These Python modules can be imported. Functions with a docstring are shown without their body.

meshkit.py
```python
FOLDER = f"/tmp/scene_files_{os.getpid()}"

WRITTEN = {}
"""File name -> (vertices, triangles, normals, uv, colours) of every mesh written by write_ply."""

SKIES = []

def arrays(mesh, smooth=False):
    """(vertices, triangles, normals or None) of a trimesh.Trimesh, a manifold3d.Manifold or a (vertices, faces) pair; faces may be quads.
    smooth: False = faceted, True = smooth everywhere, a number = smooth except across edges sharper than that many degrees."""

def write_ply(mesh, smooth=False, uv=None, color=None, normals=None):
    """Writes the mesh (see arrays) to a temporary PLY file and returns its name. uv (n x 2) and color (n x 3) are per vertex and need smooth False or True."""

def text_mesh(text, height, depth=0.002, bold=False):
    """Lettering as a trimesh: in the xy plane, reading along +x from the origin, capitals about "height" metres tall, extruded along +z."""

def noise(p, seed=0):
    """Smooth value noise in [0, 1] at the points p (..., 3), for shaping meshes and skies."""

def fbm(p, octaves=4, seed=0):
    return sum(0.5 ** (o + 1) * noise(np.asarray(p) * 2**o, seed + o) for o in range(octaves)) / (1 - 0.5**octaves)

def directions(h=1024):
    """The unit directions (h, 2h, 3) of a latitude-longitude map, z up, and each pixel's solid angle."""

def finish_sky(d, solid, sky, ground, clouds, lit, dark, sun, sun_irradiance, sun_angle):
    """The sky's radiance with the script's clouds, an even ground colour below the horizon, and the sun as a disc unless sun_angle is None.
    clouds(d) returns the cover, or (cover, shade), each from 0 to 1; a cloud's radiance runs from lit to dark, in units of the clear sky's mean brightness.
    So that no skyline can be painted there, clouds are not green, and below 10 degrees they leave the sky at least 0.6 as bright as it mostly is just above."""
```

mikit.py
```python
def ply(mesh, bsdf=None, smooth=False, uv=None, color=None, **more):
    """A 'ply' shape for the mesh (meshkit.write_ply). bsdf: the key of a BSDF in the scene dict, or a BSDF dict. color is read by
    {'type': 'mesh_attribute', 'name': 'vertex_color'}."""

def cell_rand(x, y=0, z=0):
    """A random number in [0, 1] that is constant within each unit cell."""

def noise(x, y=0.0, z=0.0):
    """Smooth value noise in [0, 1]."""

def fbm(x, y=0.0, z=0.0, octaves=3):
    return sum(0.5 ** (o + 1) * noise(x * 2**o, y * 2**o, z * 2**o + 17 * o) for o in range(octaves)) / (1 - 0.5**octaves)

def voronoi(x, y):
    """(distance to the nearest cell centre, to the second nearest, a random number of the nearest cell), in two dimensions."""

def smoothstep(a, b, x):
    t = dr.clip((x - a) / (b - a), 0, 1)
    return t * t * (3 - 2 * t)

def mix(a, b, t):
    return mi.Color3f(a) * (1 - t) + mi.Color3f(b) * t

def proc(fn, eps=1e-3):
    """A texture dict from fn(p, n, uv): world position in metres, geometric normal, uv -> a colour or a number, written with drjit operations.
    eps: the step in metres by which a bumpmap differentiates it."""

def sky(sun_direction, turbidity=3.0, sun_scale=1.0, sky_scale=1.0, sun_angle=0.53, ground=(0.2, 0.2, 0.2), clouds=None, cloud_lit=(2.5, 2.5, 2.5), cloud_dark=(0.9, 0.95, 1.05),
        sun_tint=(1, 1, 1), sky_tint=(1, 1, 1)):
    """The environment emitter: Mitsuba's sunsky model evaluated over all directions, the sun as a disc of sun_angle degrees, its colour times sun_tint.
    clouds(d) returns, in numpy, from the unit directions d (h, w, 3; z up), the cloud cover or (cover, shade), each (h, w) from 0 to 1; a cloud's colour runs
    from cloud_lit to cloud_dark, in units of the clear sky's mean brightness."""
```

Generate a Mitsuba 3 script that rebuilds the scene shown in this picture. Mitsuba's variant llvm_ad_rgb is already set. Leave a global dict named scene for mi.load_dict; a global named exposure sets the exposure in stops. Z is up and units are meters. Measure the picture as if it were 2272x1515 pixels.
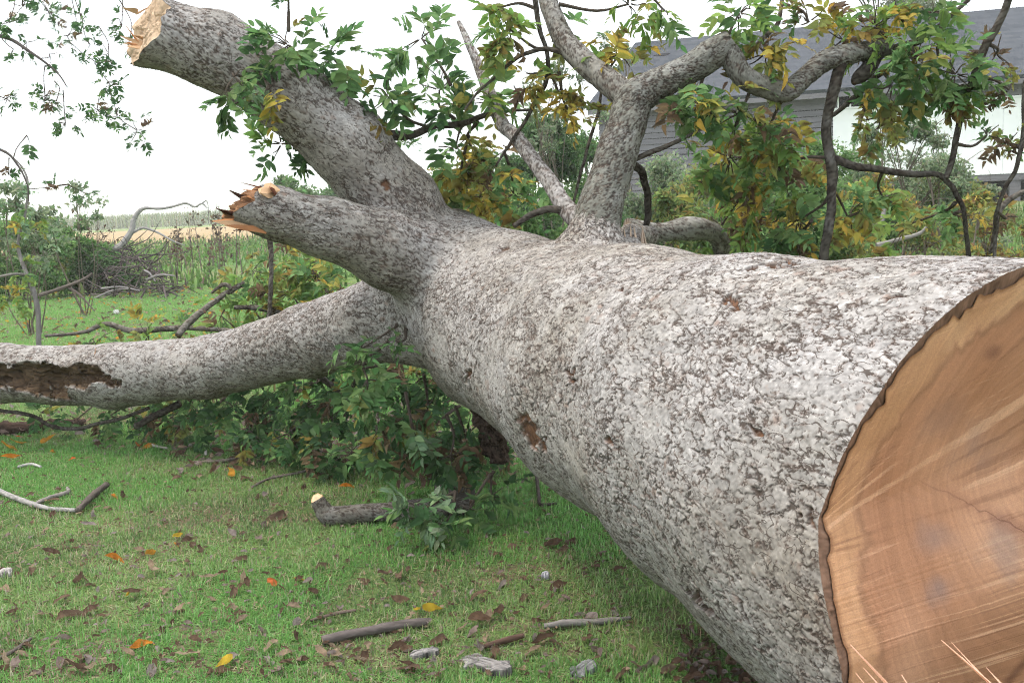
import math
import numpy as np
import trimesh
import drjit as dr
import mitsuba as mi
import mikit
import meshkit
from scipy.spatial import cKDTree
from shapely.geometry import Polygon

# ---------------------------------------------------------------- camera, sky, exposure
CAM_H, FOCAL = 1.40, 2278.0                    # metres; focal length in pixels of the 2272 x 1515 photograph
PITCH, ROLL = math.radians(7.66), math.radians(2.75)
F_ = np.array([0, math.cos(PITCH), -math.sin(PITCH)])
U0 = np.array([0, math.sin(PITCH), math.cos(PITCH)])
R0 = np.array([1.0, 0, 0])
RT = math.cos(ROLL) * R0 - math.sin(ROLL) * U0
UP = math.sin(ROLL) * R0 + math.cos(ROLL) * U0
CAM = np.array([0, 0, CAM_H])
T = mi.ScalarTransform4f
scene, labels = {'type': 'scene'}, {}
HAZE = 0.0013
scene['camera'] = {'type': 'perspective', 'fov': 2 * math.degrees(math.atan(1136 / FOCAL)), 'fov_axis': 'x', 'near_clip': 0.05, 'far_clip': 6000.0,
                   'to_world': T().look_at(origin=CAM.tolist(), target=(CAM + F_).tolist(), up=UP.tolist()), 'medium': {'type': 'ref', 'id': 'air'}}
scene['air'] = {'type': 'homogeneous', 'albedo': {'type': 'rgb', 'value': [0.95, 0.955, 0.96]}, 'sigma_t': HAZE}
def overcast(d):
    """Full cloud, brighter overhead than at the horizon."""
    return np.ones(d.shape[:2]), np.clip(1.0 - d[..., 2], 0, 1) ** 1.2
scene['sky'] = mikit.sky([-0.42, -0.05, 0.9], turbidity=4, sun_scale=0.30, sun_angle=12, clouds=overcast, cloud_lit=(4.3, 4.5, 4.7), cloud_dark=(1.62, 1.72, 1.78), ground=(0.12, 0.13, 0.09))
exposure = 2.65

# ---------------------------------------------------------------- helpers
def P(px, py, d):
    """The point that lies d metres in front of the camera plane in the direction of a pixel of the photograph."""
    return CAM + d * (F_ + RT * (px - 1136) / FOCAL + UP * (757.5 - py) / FOCAL)

def ground_z(x, y):
    x, y = np.asarray(x, float), np.asarray(y, float)
    s = lambda a, b, v: np.clip((v - a) / (b - a), 0, 1) ** 2 * (3 - 2 * np.clip((v - a) / (b - a), 0, 1))
    rise = 0.75 * s(11, 31, y) * s(-3.5, 5, x) * (1 - s(120, 300, y))
    bump = 0.014 * (meshkit.noise(np.stack([x * 0.7, y * 0.7, x * 0], -1), 3) - 0.5) + 0.12 * (meshkit.noise(np.stack([x * 0.13, y * 0.13, x * 0], -1), 4) - 0.5) * s(8, 16, y)
    return rise + bump

def G(px, py):
    """The ground point seen at a pixel."""
    r = F_ + RT * (px - 1136) / FOCAL + UP * (757.5 - py) / FOCAL
    t = CAM_H / -r[2]
    for _ in range(3 if py > 700 else 12):
        q = CAM + t * r
        t = (CAM_H - float(ground_z(q[0], q[1]))) / -r[2]
    return CAM + t * r

def project(v):
    q = np.asarray(v) - CAM
    d = q @ F_
    return 1136 + FOCAL * (q @ RT) / d, 757.5 - FOCAL * (q @ UP) / d, d

def unit(v):
    v = np.asarray(v, float)
    return v / max(np.linalg.norm(v), 1e-12)

def frame(z, hint=(0, 0, 1)):
    z = unit(z)
    if abs(z @ unit(hint)) > 0.97:
        hint = (1, 0.3, 0)
    x = unit(np.cross(hint, z))
    return x, np.cross(z, x), z

used = {}
def key(name, parent=None):
    k = name if parent is None else parent + '__' + name
    n = used.get(k, 0)
    used[k] = n + 1
    return k if n == 0 else f'{k}_{n:03d}'

def add(name, shape, parent=None, label=None, cat=None, group=None, kind=None):
    k = key(name, parent)
    scene[k] = shape
    say(k, label, cat, group, kind)
    return k

def say(k, label=None, cat=None, group=None, kind=None):
    got = {a: b for a, b in (('label', label), ('category', cat), ('group', group), ('kind', kind)) if b}
    if got:
        labels[k] = got

def thing(name, label, cat, group=None):
    k = key(name)
    say(k, label, cat, group)
    return k

def basis(x, y, z, o, s=1.0):
    m = np.eye(4)
    m[:3, 0], m[:3, 1], m[:3, 2], m[:3, 3] = np.asarray(x) * s, np.asarray(y) * s, np.asarray(z) * s, o
    return T(m)

class MB:
    """Collects vertices, triangles and colours of one mesh."""
    def __init__(self):
        self.v, self.f, self.c, self.n = [], [], [], 0
    def add(self, v, f, c):
        v = np.asarray(v, float)
        self.v.append(v); self.f.append(np.asarray(f, int) + self.n)
        self.c.append(np.broadcast_to(np.asarray(c, float), v.shape))
        self.n += len(v)
        return self
    def arrays(self):
        return np.vstack(self.v), np.vstack(self.f), np.vstack(self.c)
    def ply(self, bsdf, smooth=False, **k):
        v, f, c = self.arrays()
        return mikit.ply((v, f), bsdf, smooth=smooth, color=c, **k)

def spline(pts, n):
    """Catmull-Rom through rows of any width, n samples per span."""
    pts = np.asarray(pts, float)
    if len(pts) == 2:
        t = np.linspace(0, 1, n + 1)[:, None]
        return pts[0] * (1 - t) + pts[1] * t
    q = np.vstack([2 * pts[0] - pts[1], pts, 2 * pts[-1] - pts[-2]])
    out = []
    for i in range(len(pts) - 1):
        a, b, c, d = q[i:i + 4]
        t = np.linspace(0, 1, n, endpoint=False)[:, None]
        out.append(0.5 * (2 * b + (c - a) * t + (2 * a - 5 * b + 4 * c - d) * t ** 2 + (3 * b - a - 3 * c + d) * t ** 3))
    return np.vstack(out + [pts[-1:]])

def tube_rings(path, radius, around):
    """Rings of a tube along the path by parallel transport: (vertices, faces, axis per vertex, outward per vertex)."""
    path = np.asarray(path, float); n = len(path)
    tan = np.gradient(path, axis=0); tan /= np.linalg.norm(tan, axis=1, keepdims=True) + 1e-12
    x = frame(tan[0])[0]
    a = np.arange(around) * 2 * np.pi / around
    V, O = [], []
    for i in range(n):
        x = unit(x - tan[i] * (x @ tan[i])); y = np.cross(tan[i], x)
        o = np.cos(a)[:, None] * x + np.sin(a)[:, None] * y
        V.append(path[i] + o * radius[i]); O.append(o)
    i = np.arange(n - 1)[:, None] * around; j = np.arange(around)[None]; k = (j + 1) % around
    q = np.stack([i + j, i + k, i + k + around, i + j + around], -1).reshape(-1, 4)
    f = np.vstack([q[:, [0, 1, 2]], q[:, [0, 2, 3]]])
    return np.vstack(V), f, np.repeat(tan, around, 0), np.vstack(O)

def tube(mb, pts, radii, around=6, n=4, color=(0.1, 0.08, 0.06), rough=0.0, rng=None, caps=True):
    """A simple twig: spline path, tapered, slightly knobbly."""
    s = spline(np.column_stack([np.asarray(pts, float), radii]), n)
    p, r = s[:, :3], np.maximum(s[:, 3], 0.0004)
    if rough and rng is not None:
        r = r * (1 + rough * rng.uniform(-1, 1, len(r)))
    v, f, _, _ = tube_rings(p, r, around)
    if caps:
        m = len(v)
        v = np.vstack([v, p[0], p[-1]])
        j = np.arange(around)
        f = np.vstack([f, np.stack([(j + 1) % around, j, j * 0 + m], 1), np.stack([m - around + j, m - around + (j + 1) % around, j * 0 + m + 1], 1)])
    c = np.asarray(color, float)
    if rng is not None:
        c = c * (1 + 0.18 * rng.uniform(-1, 1, (len(v), 1)))
    return mb.add(v, f, c)

def vn(p, seed=0):
    """Smooth value noise in [0, 1] at many points at once (evaluated by drjit)."""
    p = np.asarray(p, np.float64)
    if p.shape[0] < 150:
        return meshkit.noise(p, seed)
    o = np.array([seed * 37.31 % 911, seed * 17.77 % 613, seed * 71.93 % 401])
    x, y, z = (mi.Float(np.ascontiguousarray(p[:, k] + o[k], dtype=np.float32)) for k in range(3))
    return np.array(mikit.noise(x, y, z)).astype(np.float64)

def vfbm(p, octaves=4, seed=0):
    return sum(0.5 ** (o + 1) * vn(np.asarray(p) * 2 ** o, seed + o) for o in range(octaves)) / (1 - 0.5 ** octaves)

def noise3(p, s, seed=0):
    p = np.asarray(p) / s
    return np.stack([vn(p, seed + k) for k in range(3)], -1) - 0.5

def box(mb, lo, hi, color, M=None):
    lo, hi = np.asarray(lo, float), np.asarray(hi, float)
    b = trimesh.creation.box(extents=hi - lo)
    v = b.vertices + (lo + hi) / 2
    if M is not None:
        v = v @ M[:3, :3].T + M[:3, 3]
    return mb.add(v, b.faces, color)

# ---------------------------------------------------------------- materials
VC = {'type': 'mesh_attribute', 'name': 'vertex_color'}
def material(k, d):
    scene[k] = d

material('bark', {'type': 'twosided', 'b': {'type': 'diffuse', 'reflectance': VC}})
material('mat_twig', {'type': 'twosided', 'b': {'type': 'diffuse', 'reflectance': VC}})
material('plain', {'type': 'twosided', 'b': {'type': 'diffuse', 'reflectance': VC}})
material('leaf', {'type': 'principledthin', 'base_color': VC, 'roughness': 0.5, 'diff_trans': 1.0, 'eta': 1.4})


# ---------------------------------------------------------------- ground
def ground_color(p, n, uv):
    a = mikit.fbm(p.x * 1.3, p.y * 1.3, 0.0, 3)
    b = mikit.fbm(p.x * 14, p.y * 14, 3.0, 3)
    c = mikit.fbm(p.x * 0.25, p.y * 0.25, 9.0, 2)
    lawn = mikit.mix([0.085, 0.125, 0.045], [0.12, 0.095, 0.065], mikit.smoothstep(0.42, 0.66, 0.55 * a + 0.45 * b))
    far_lawn = mikit.mix([0.10, 0.17, 0.055], [0.11, 0.095, 0.06], mikit.smoothstep(0.5, 0.72, 0.5 * a + 0.5 * b))
    col = mikit.mix(lawn, far_lawn, mikit.smoothstep(9, 13, p.y))
    weeds = mikit.mix([0.095, 0.165, 0.06], [0.18, 0.18, 0.10], mikit.smoothstep(0.35, 0.7, 0.5 * a + 0.5 * c))
    col = mikit.mix(col, weeds, mikit.smoothstep(20, 26, p.y + 4 * (a - 0.5)))
    straw = mikit.mix([0.34, 0.25, 0.155], [0.27, 0.21, 0.12], a)
    edge = p.y + 14 * (c - 0.5) + 4 * (a - 0.5)
    col = mikit.mix(col, straw, mikit.smoothstep(52, 64, edge))
    verge = mikit.mix([0.12, 0.19, 0.06], [0.17, 0.2, 0.09], a)
    col = mikit.mix(col, verge, mikit.smoothstep(150, 165, edge))
    return col

material('soil', {'type': 'twosided', 'b': {'type': 'diffuse', 'reflectance': mikit.proc(ground_color)}})
def axis_steps(a, b, near, far0, n1, n2):
    return np.concatenate([-np.geomspace(far0, near, n1)[:-1] + a, np.linspace(a - near, b + near, n2), b + np.geomspace(near, far0, n1)[1:]])
gx = axis_steps(0, 0, 12, 2900, 30, 90)
gy = np.concatenate([[-2900, -900, -200, -60, -20, -8], np.linspace(-2, 40, 130), np.geomspace(42, 2900, 60)])
X, Y = np.meshgrid(gx, gy, indexing='ij')
V = np.stack([X, Y, ground_z(X, Y)], -1).reshape(-1, 3)
i, j = np.meshgrid(np.arange(len(gx) - 1), np.arange(len(gy) - 1), indexing='ij')
q = (i * len(gy) + j).ravel()
quads = np.stack([q, q + len(gy), q + len(gy) + 1, q + 1], -1)
add('ground', mikit.ply((V, quads), 'soil', smooth=True), kind='structure', label='grassy lawn giving way to weeds and a straw coloured field')

# far hazy rises beyond the field, and the standing cane
rg = np.random.default_rng(5)
hx = np.linspace(-2600, 900, 500)
mb = MB()
for row, (yy, hh) in enumerate(((1500, 13), (1900, 19))):
    h = hh * (0.55 + 0.5 * meshkit.fbm(np.stack([hx * 0.004, hx * 0 + row, hx * 0], -1), 4, 2) + 0.25 * meshkit.noise(np.stack([hx * 0.03, hx * 0 + row, hx * 0], -1), 7))
    lo = np.stack([hx, hx * 0 + yy, hx * 0 - 3], -1); mid = np.stack([hx, hx * 0 + yy + 8, h], -1); back = np.stack([hx, hx * 0 + yy + 60, h * 0 - 3], -1)
    m = len(hx); k = np.arange(m - 1)
    v = np.vstack([lo, mid, back])
    f = np.vstack([np.stack([a * m + k, a * m + k + 1, (a + 1) * m + k + 1], -1) for a in (0, 1)] + [np.stack([a * m + k, (a + 1) * m + k + 1, (a + 1) * m + k], -1) for a in (0, 1)])
    mb.add(v, f, (0.05, 0.08, 0.04))
add('hills', mb.ply('plain'), kind='structure', label='far wooded rise fading into haze')

def blades(rng, n, xy, h, w, colors, lean=0.35, z0=None, seg=2):
    """n grass-like blades: tapered, bent strips. Returns (v, f, c)."""
    x, y = xy
    h = np.broadcast_to(h, (n,)); w = np.broadcast_to(w, (n,))
    a = rng.uniform(0, 2 * np.pi, n); l = np.abs(rng.normal(0, lean, n)) * h
    d = np.stack([np.cos(a), np.sin(a)], -1); s = a + rng.uniform(-0.9, 0.9, n) + np.pi / 2
    side = np.stack([np.cos(s), np.sin(s)], -1) * w[:, None] / 2
    z0 = np.zeros(n) if z0 is None else z0
    V, F = [], []
    ts = np.linspace(0, 1, seg + 1)
    hz = np.sqrt(np.maximum(h ** 2 - np.minimum(l, h * 0.97) ** 2, 0))
    for t in ts[:-1]:
        c = np.stack([x, y], -1) + d * (l * t ** 1.7)[:, None]
        z = z0 + hz * (t if t else -0.05)
        for sg in (-1, 1):
            V.append(np.column_stack([c + sg * side * (1 - 0.35 * t), z]))
    V.append(np.column_stack([np.stack([x, y], -1) + d * l[:, None], z0 + hz]))
    V = np.stack(V, 1); m = V.shape[1]
    b = np.arange(n)[:, None] * m
    for k in range(seg - 1):
        F += [b + np.array([2 * k, 2 * k + 1, 2 * k + 3]), b + np.array([2 * k, 2 * k + 3, 2 * k + 2])]
    F.append(b + np.array([2 * seg - 2, 2 * seg - 1, 2 * seg]))
    return V.reshape(-1, 3), np.vstack(F), np.repeat(colors, m, 0)

def pick(rng, n, palette, weights, jitter=0.18):
    p = np.asarray(palette, float)[rng.choice(len(palette), n, p=np.asarray(weights) / np.sum(weights))]
    return np.clip(p * (1 + jitter * rng.normal(0, 1, (n, 1))) * (1 + 0.06 * rng.normal(0, 1, (n, 3))), 0.004, 0.8)

n = 16000
x = rg.uniform(-150, 45, n); y = rg.uniform(205, 235, n)
v, f, c = blades(rg, n, (x, y), rg.uniform(2.2, 3.3, n), 0.35, pick(rg, n, [[0.13, 0.19, 0.07], [0.2, 0.22, 0.11], [0.09, 0.14, 0.05]], [4, 2, 3]), 0.22)
add('cane_field', mikit.ply((v, f), 'plain', color=c), label='standing green cane along the far side of the straw field', cat='cane field', kind='stuff')

# ---------------------------------------------------------------- barn
eL = P(1300, 238, 34.0)
dR = 30.0
for _ in range(40):
    r = P(2272, 165, dR); dR *= 1 + 0.5 * (eL[2] - r[2]) / (r[2] - CAM_H)
eR = P(2272, 165, dR)
bx = unit((eR - eL) * [1, 1, 0]); bn = np.array([-bx[1], bx[0], 0.0])     # along the eave, and into the building
HALF = 5.2
lo_, hi_ = 30.0, 60.0
for _ in range(60):
    md = (lo_ + hi_) / 2
    if (P(1410, 95, md) - eL) @ bn < HALF: lo_ = md
    else: hi_ = md
rL = P(1410, 95, md)
EAVE = eL[2]; RIDGE = rL[2]; HIP = max((rL - eL) @ bx, 0.0); BLEN = np.linalg.norm((eR - eL) * [1, 1, 0]) + 7.0
BASE = float(ground_z(*(eL + bx * 8)[:2]))
BM = np.eye(4); BM[:3, 0], BM[:3, 1], BM[:3, 2] = bx, bn, [0, 0, 1]; BM[:3, 3] = [eL[0], eL[1], 0]
print('barn', 'eave', round(EAVE, 2), 'ridge', round(RIDGE, 2), 'hip', round(HIP, 2), 'len', round(BLEN, 1), 'base', round(BASE, 2), 'angle', math.degrees(math.atan2(bx[1], bx[0])), 'dR', dR)

def roof_color(p, n, uv):
    a = mikit.fbm(p.x * 1.1, p.y * 1.1, p.z * 4, 4)
    row = dr.floor(p.z / 0.085)
    tab = mikit.cell_rand(dr.floor(p.x / 0.3 + 0.5 * row), row, 0.0)
    return mikit.mix([0.048, 0.054, 0.066], [0.092, 0.099, 0.115], 0.6 * a + 0.4 * tab) * (0.86 + 0.2 * mikit.noise(p.x * 0.7, p.z * 0.2, 4.0))
material('shingles', {'type': 'twosided', 'b': {'type': 'diffuse', 'reflectance': mikit.proc(roof_color)}})
def old_wood(p, n, uv):
    a = mikit.fbm(p.x * 1.5, p.y * 1.5, p.z * 60, 3)
    b = mikit.fbm(p.x * 0.9, p.y * 0.9, p.z * 3, 3)
    return mikit.mix([0.10, 0.096, 0.108], [0.22, 0.215, 0.235], 0.6 * a + 0.4 * b)
material('barn_wood', {'type': 'twosided', 'b': {'type': 'diffuse', 'reflectance': mikit.proc(old_wood)}})
def white_paint(p, n, uv):
    return mikit.mix([0.78, 0.8, 0.82], [0.86, 0.87, 0.88], mikit.fbm(p.x * 2, p.y * 2, p.z * 2, 3))
material('white_paint', {'type': 'twosided', 'b': {'type': 'principled', 'base_color': mikit.proc(white_paint), 'roughness': 0.5, 'specular': 0.3}})

barn = thing('barn', 'old grey weathered board barn with dark shingle roof and white wall panel at right', 'barn')
def bpart(name, lo, hi, mat, color=(0.2, 0.2, 0.2), parent=None, **k):
    return add(name, box(MB(), lo, hi, color, BM).ply(mat), parent or barn, **k)
# roof: front slope and back slope as thick slabs with a slanted left end
def slab(pts, up, mat, name, parent=barn, **k):
    p = np.array(pts); n = unit(np.cross(p[1] - p[0], p[2] - p[0])); n = n if n[2] > 0 else -n
    v = np.vstack([p, p - n * up]) @ BM[:3, :3].T + BM[:3, 3]
    f = [[0, 1, 2], [0, 2, 3], [4, 6, 5], [4, 7, 6]] + [x for a in range(4) for x in ([a, a + 4, (a + 1) % 4 + 4], [a, (a + 1) % 4 + 4, (a + 1) % 4])]
    return add(name, mikit.ply((v, np.array(f)), mat), parent, **k)
roof = slab([[0, 0, EAVE], [BLEN, 0, EAVE], [BLEN, HALF, RIDGE], [HIP, HALF, RIDGE]], 0.12, 'shingles', 'roof')
slab([[HIP, HALF + 0.01, RIDGE], [BLEN, HALF + 0.01, RIDGE], [BLEN, 2 * HALF, EAVE], [0, 2 * HALF, EAVE]], 0.12, 'shingles', 'back_roof')
slope = math.hypot(HALF, RIDGE - EAVE); su = np.array([0, HALF / slope, (RIDGE - EAVE) / slope]); sn = np.array([0, -su[2], su[1]])
def on_roof(px, py):
    """Local roof coordinates (along, up the slope) seen at a pixel."""
    best = None
    o = CAM - BM[:3, 3]; ray = F_ + RT * (px - 1136) / FOCAL + UP * (757.5 - py) / FOCAL
    ol, rl = BM[:3, :3].T @ o, BM[:3, :3].T @ ray
    t = ((np.array([0, 0, EAVE]) - ol) @ sn) / (rl @ sn)
    q = ol + t * rl
    return q[0], (q - [0, 0, EAVE]) @ su
hole_m, hx0 = MB(), on_roof(1470, 122)
ang = np.linspace(0, 2 * np.pi, 15)[:-1]
rr = 1 + 0.25 * rg.uniform(-1, 1, 14)
def roof_pt(a, b, h):
    return (np.array([a, 0, EAVE]) + su * b + sn * h) @ BM[:3, :3].T + BM[:3, 3]
def roof_patch(c, ax, ay, h, th, col, mat, name, **k):
    vt = np.array([roof_pt(c[0] + ax * math.cos(a) * r, c[1] + ay * math.sin(a) * r, h + th) for a, r in zip(ang, rr)])
    vb = np.array([roof_pt(c[0] + ax * 1.04 * math.cos(a) * r, c[1] + ay * 1.04 * math.sin(a) * r, h) for a, r in zip(ang, rr)])
    cen = roof_pt(c[0], c[1], h + th)
    m = 14; k_ = np.arange(m); k2 = (k_ + 1) % m
    v = np.vstack([vt, vb, cen])
    f = np.vstack([np.stack([k_, k2, k_ * 0 + 2 * m], 1), np.stack([k_ + m, k2 + m, k2], 1), np.stack([k_ + m, k2, k_], 1)])
    add(name, MB().add(v, f, col).ply(mat), roof, **k)
roof_patch(hx0, 0.26, 0.14, 0.004, 0.012, (0.035, 0.035, 0.04), 'plain', 'torn_patch', label='dark torn patch of missing shingles')
hx1 = on_roof(1392, 175)
roof_patch(hx1, 0.30, 0.11, 0.006, 0.03, (0.72, 0.74, 0.76), 'plain', 'pale_sheet', label='pale loose sheet low on the roof')
bpart('fascia', [0.05, 0.02, EAVE - 0.26], [BLEN, 0.07, EAVE - 0.11], 'barn_wood')
# walls
OV = 0.42
def on_wall(px, py):
    o = BM[:3, :3].T @ (CAM - BM[:3, 3]); ray = BM[:3, :3].T @ (F_ + RT * (px - 1136) / FOCAL + UP * (757.5 - py) / FOCAL)
    t = (OV - o[1]) / ray[1]; q = o + t * ray
    return q[0], q[2]
wx0 = on_wall(1330, 320)[0]; wx1 = on_wall(1848, 300)[0]; zt = EAVE - 0.15; zw = on_wall(2230, 218)[1]; zb = on_wall(2230, 386)[1]
print('wall', wx0, wx1, zt, zw, zb)
wall = add('wall', box(MB(), [wx0 + 0.03, OV + 0.035, BASE - 0.4], [wx1, OV + 0.16, zt], (0.03, 0.03, 0.032), BM).ply('plain'), barn)
z = BASE - 0.05
row = 0
while z < zt - 0.05:
    zz = min(z + 0.185, zt)
    cuts = [wx0] + sorted(rg.uniform(wx0 + 1.5, wx1 - 0.4, 2)) + [wx1]
    for a, b in zip(cuts[:-1], cuts[1:]):
        if b - a < 0.3: continue
        lo, hi = np.array([a + 0.004, OV, z + 0.012]), np.array([b - 0.004, OV + 0.03, zz])
        bv = trimesh.creation.box(extents=hi - lo).vertices + (lo + hi) / 2
        bv[bv[:, 2] < (lo + hi)[2] / 2, 1] -= 0.022 + rg.uniform(0, 0.012)
        bv[:, 2] += rg.uniform(-0.006, 0.006) * (bv[:, 0] - a)
        bf = trimesh.creation.box(extents=hi - lo).faces
        add('board', mikit.ply((bv @ BM[:3, :3].T + BM[:3, 3], bf), 'barn_wood'), wall)
    z = zz; row += 1
band = add('upper_wall', box(MB(), [wx1, OV + 0.035, zw + 0.05], [BLEN - 0.4, OV + 0.16, zt], (0.03, 0.03, 0.03), BM).ply('plain'), barn)
z = zw + 0.06
while z < zt - 0.03:
    zz = min(z + 0.17, zt)
    bpart('board', [wx1 + 0.01, OV, z + 0.01], [BLEN - 0.45, OV + 0.03, zz], 'barn_wood', parent=band)
    z = zz
bpart('trim', [wx1, OV - 0.03, zw], [BLEN - 0.42, OV + 0.12, zw + 0.055], 'white_paint')
white = bpart('white_wall', [wx1, OV + 0.03, zb], [BLEN - 0.45, OV + 0.13, zw - 0.002], 'white_paint')
for a in np.arange(wx1, BLEN - 0.6, 1.22):
    bpart('panel', [a + 0.006, OV, zb + 0.004], [min(a + 1.214, BLEN - 0.46), OV + 0.028, zw - 0.006], 'white_paint', parent=white)
bpart('sill_beam', [wx1, OV + 0.02, zb - 0.2], [BLEN - 0.45, OV + 0.2, zb - 0.003], 'barn_wood')
for a in np.arange(wx1 + 0.3, BLEN - 0.6, 2.4):
    bpart('pier', [a, OV + 0.05, BASE - 0.5], [a + 0.3, OV + 0.35, zb - 0.202], 'barn_wood')
bpart('back_wall', [wx0, 2 * HALF - 0.6, BASE - 0.5], [BLEN - 0.5, 2 * HALF - 0.45, zt], 'barn_wood')
bpart('end_wall', [wx0 + 0.03, OV + 0.165, BASE - 0.5], [wx0 + 0.15, 2 * HALF - 0.61, zt], 'barn_wood')
bpart('floor', [wx1 + 0.02, OV + 0.21, zb - 0.18], [BLEN - 0.5, 2 * HALF - 0.62, zb - 0.05], 'barn_wood')
wa = on_wall(1868, 188)
win = bpart('window', [wa[0] - 0.1, OV - 0.025, zt - 0.42], [wa[0] + 0.62, OV - 0.004, zt - 0.09], 'plain', (0.015, 0.016, 0.02))
for a in (-0.14, 0.22, 0.6):
    bpart('frame', [wa[0] + a, OV - 0.045, zt - 0.44], [wa[0] + a + 0.05, OV - 0.026, zt - 0.07], 'white_paint', parent=win)

# ---------------------------------------------------------------- the fallen tree: one smooth body of trunk and limbs
def chain(pts):
    """Rows (px, py, depth, radius in pixels) -> rows (x, y, z, radius in metres)."""
    return np.array([[*P(a, b, d), r * d / FOCAL] for a, b, d, r in pts])
TRUNK = chain([(985, 612, 5.05, 150), (1118, 716, 4.6, 190), (1400, 840, 3.62, 285), (1678, 963, 2.95, 376), (1960, 1077, 2.57, 484), (2247, 1191, 2.3, 585)])
tdir = unit(TRUNK[-1, :3] - TRUNK[-2, :3])
TRUNK = np.vstack([TRUNK, [*(TRUNK[-1, :3] + tdir * 0.25), TRUNK[-1, 3] + 0.04]])
LIMB_A = chain([(955, 600, 4.95, 104), (880, 458, 4.78, 95), (778, 326, 4.65, 85), (638, 208, 4.55, 78), (480, 112, 4.5, 79), (320, 62, 4.42, 78), (250, 40, 4.38, 78)])
LIMB_B = chain([(1010, 612, 4.72, 112), (860, 556, 4.5, 82), (720, 505, 4.36, 63), (610, 470, 4.22, 55), (480, 440, 4.08, 52)])
LIMB_C = chain([(985, 720, 4.95, 100), (850, 708, 5.1, 90), (680, 758, 5.45, 78), (470, 812, 5.85, 68), (250, 836, 6.2, 68), (0, 828, 6.55, 64), (-330, 830, 6.95, 62)])
COLLAR = chain([(1325, 640, 4.02, 66), (1318, 545, 4.03, 62), (1335, 455, 4.06, 45)])
STUB = chain([(1395, 590, 4.0, 40), (1400, 525, 4.25, 26), (1440, 525, 4.45, 24)])
KNOB = chain([(1085, 905, 4.8, 40), (1095, 975, 4.8, 27), (1104, 1010, 4.78, 18)])
CHAINS = [('trunk', TRUNK, 0.10), ('limb', LIMB_A, 0.05), ('limb', LIMB_B, 0.05), ('limb', LIMB_C, 0.05), ('collar', COLLAR, 0.03), ('collar', STUB, 0.03), ('collar', KNOB, 0.03)]
BLEND = [0, 0.07, 0.09, 0.09, 0.09, 0.07, 0.06]

def smin(a, b, k):
    h = np.maximum(k - np.abs(a - b), 0) / k
    return np.minimum(a, b) - h * h * k * 0.25

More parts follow.
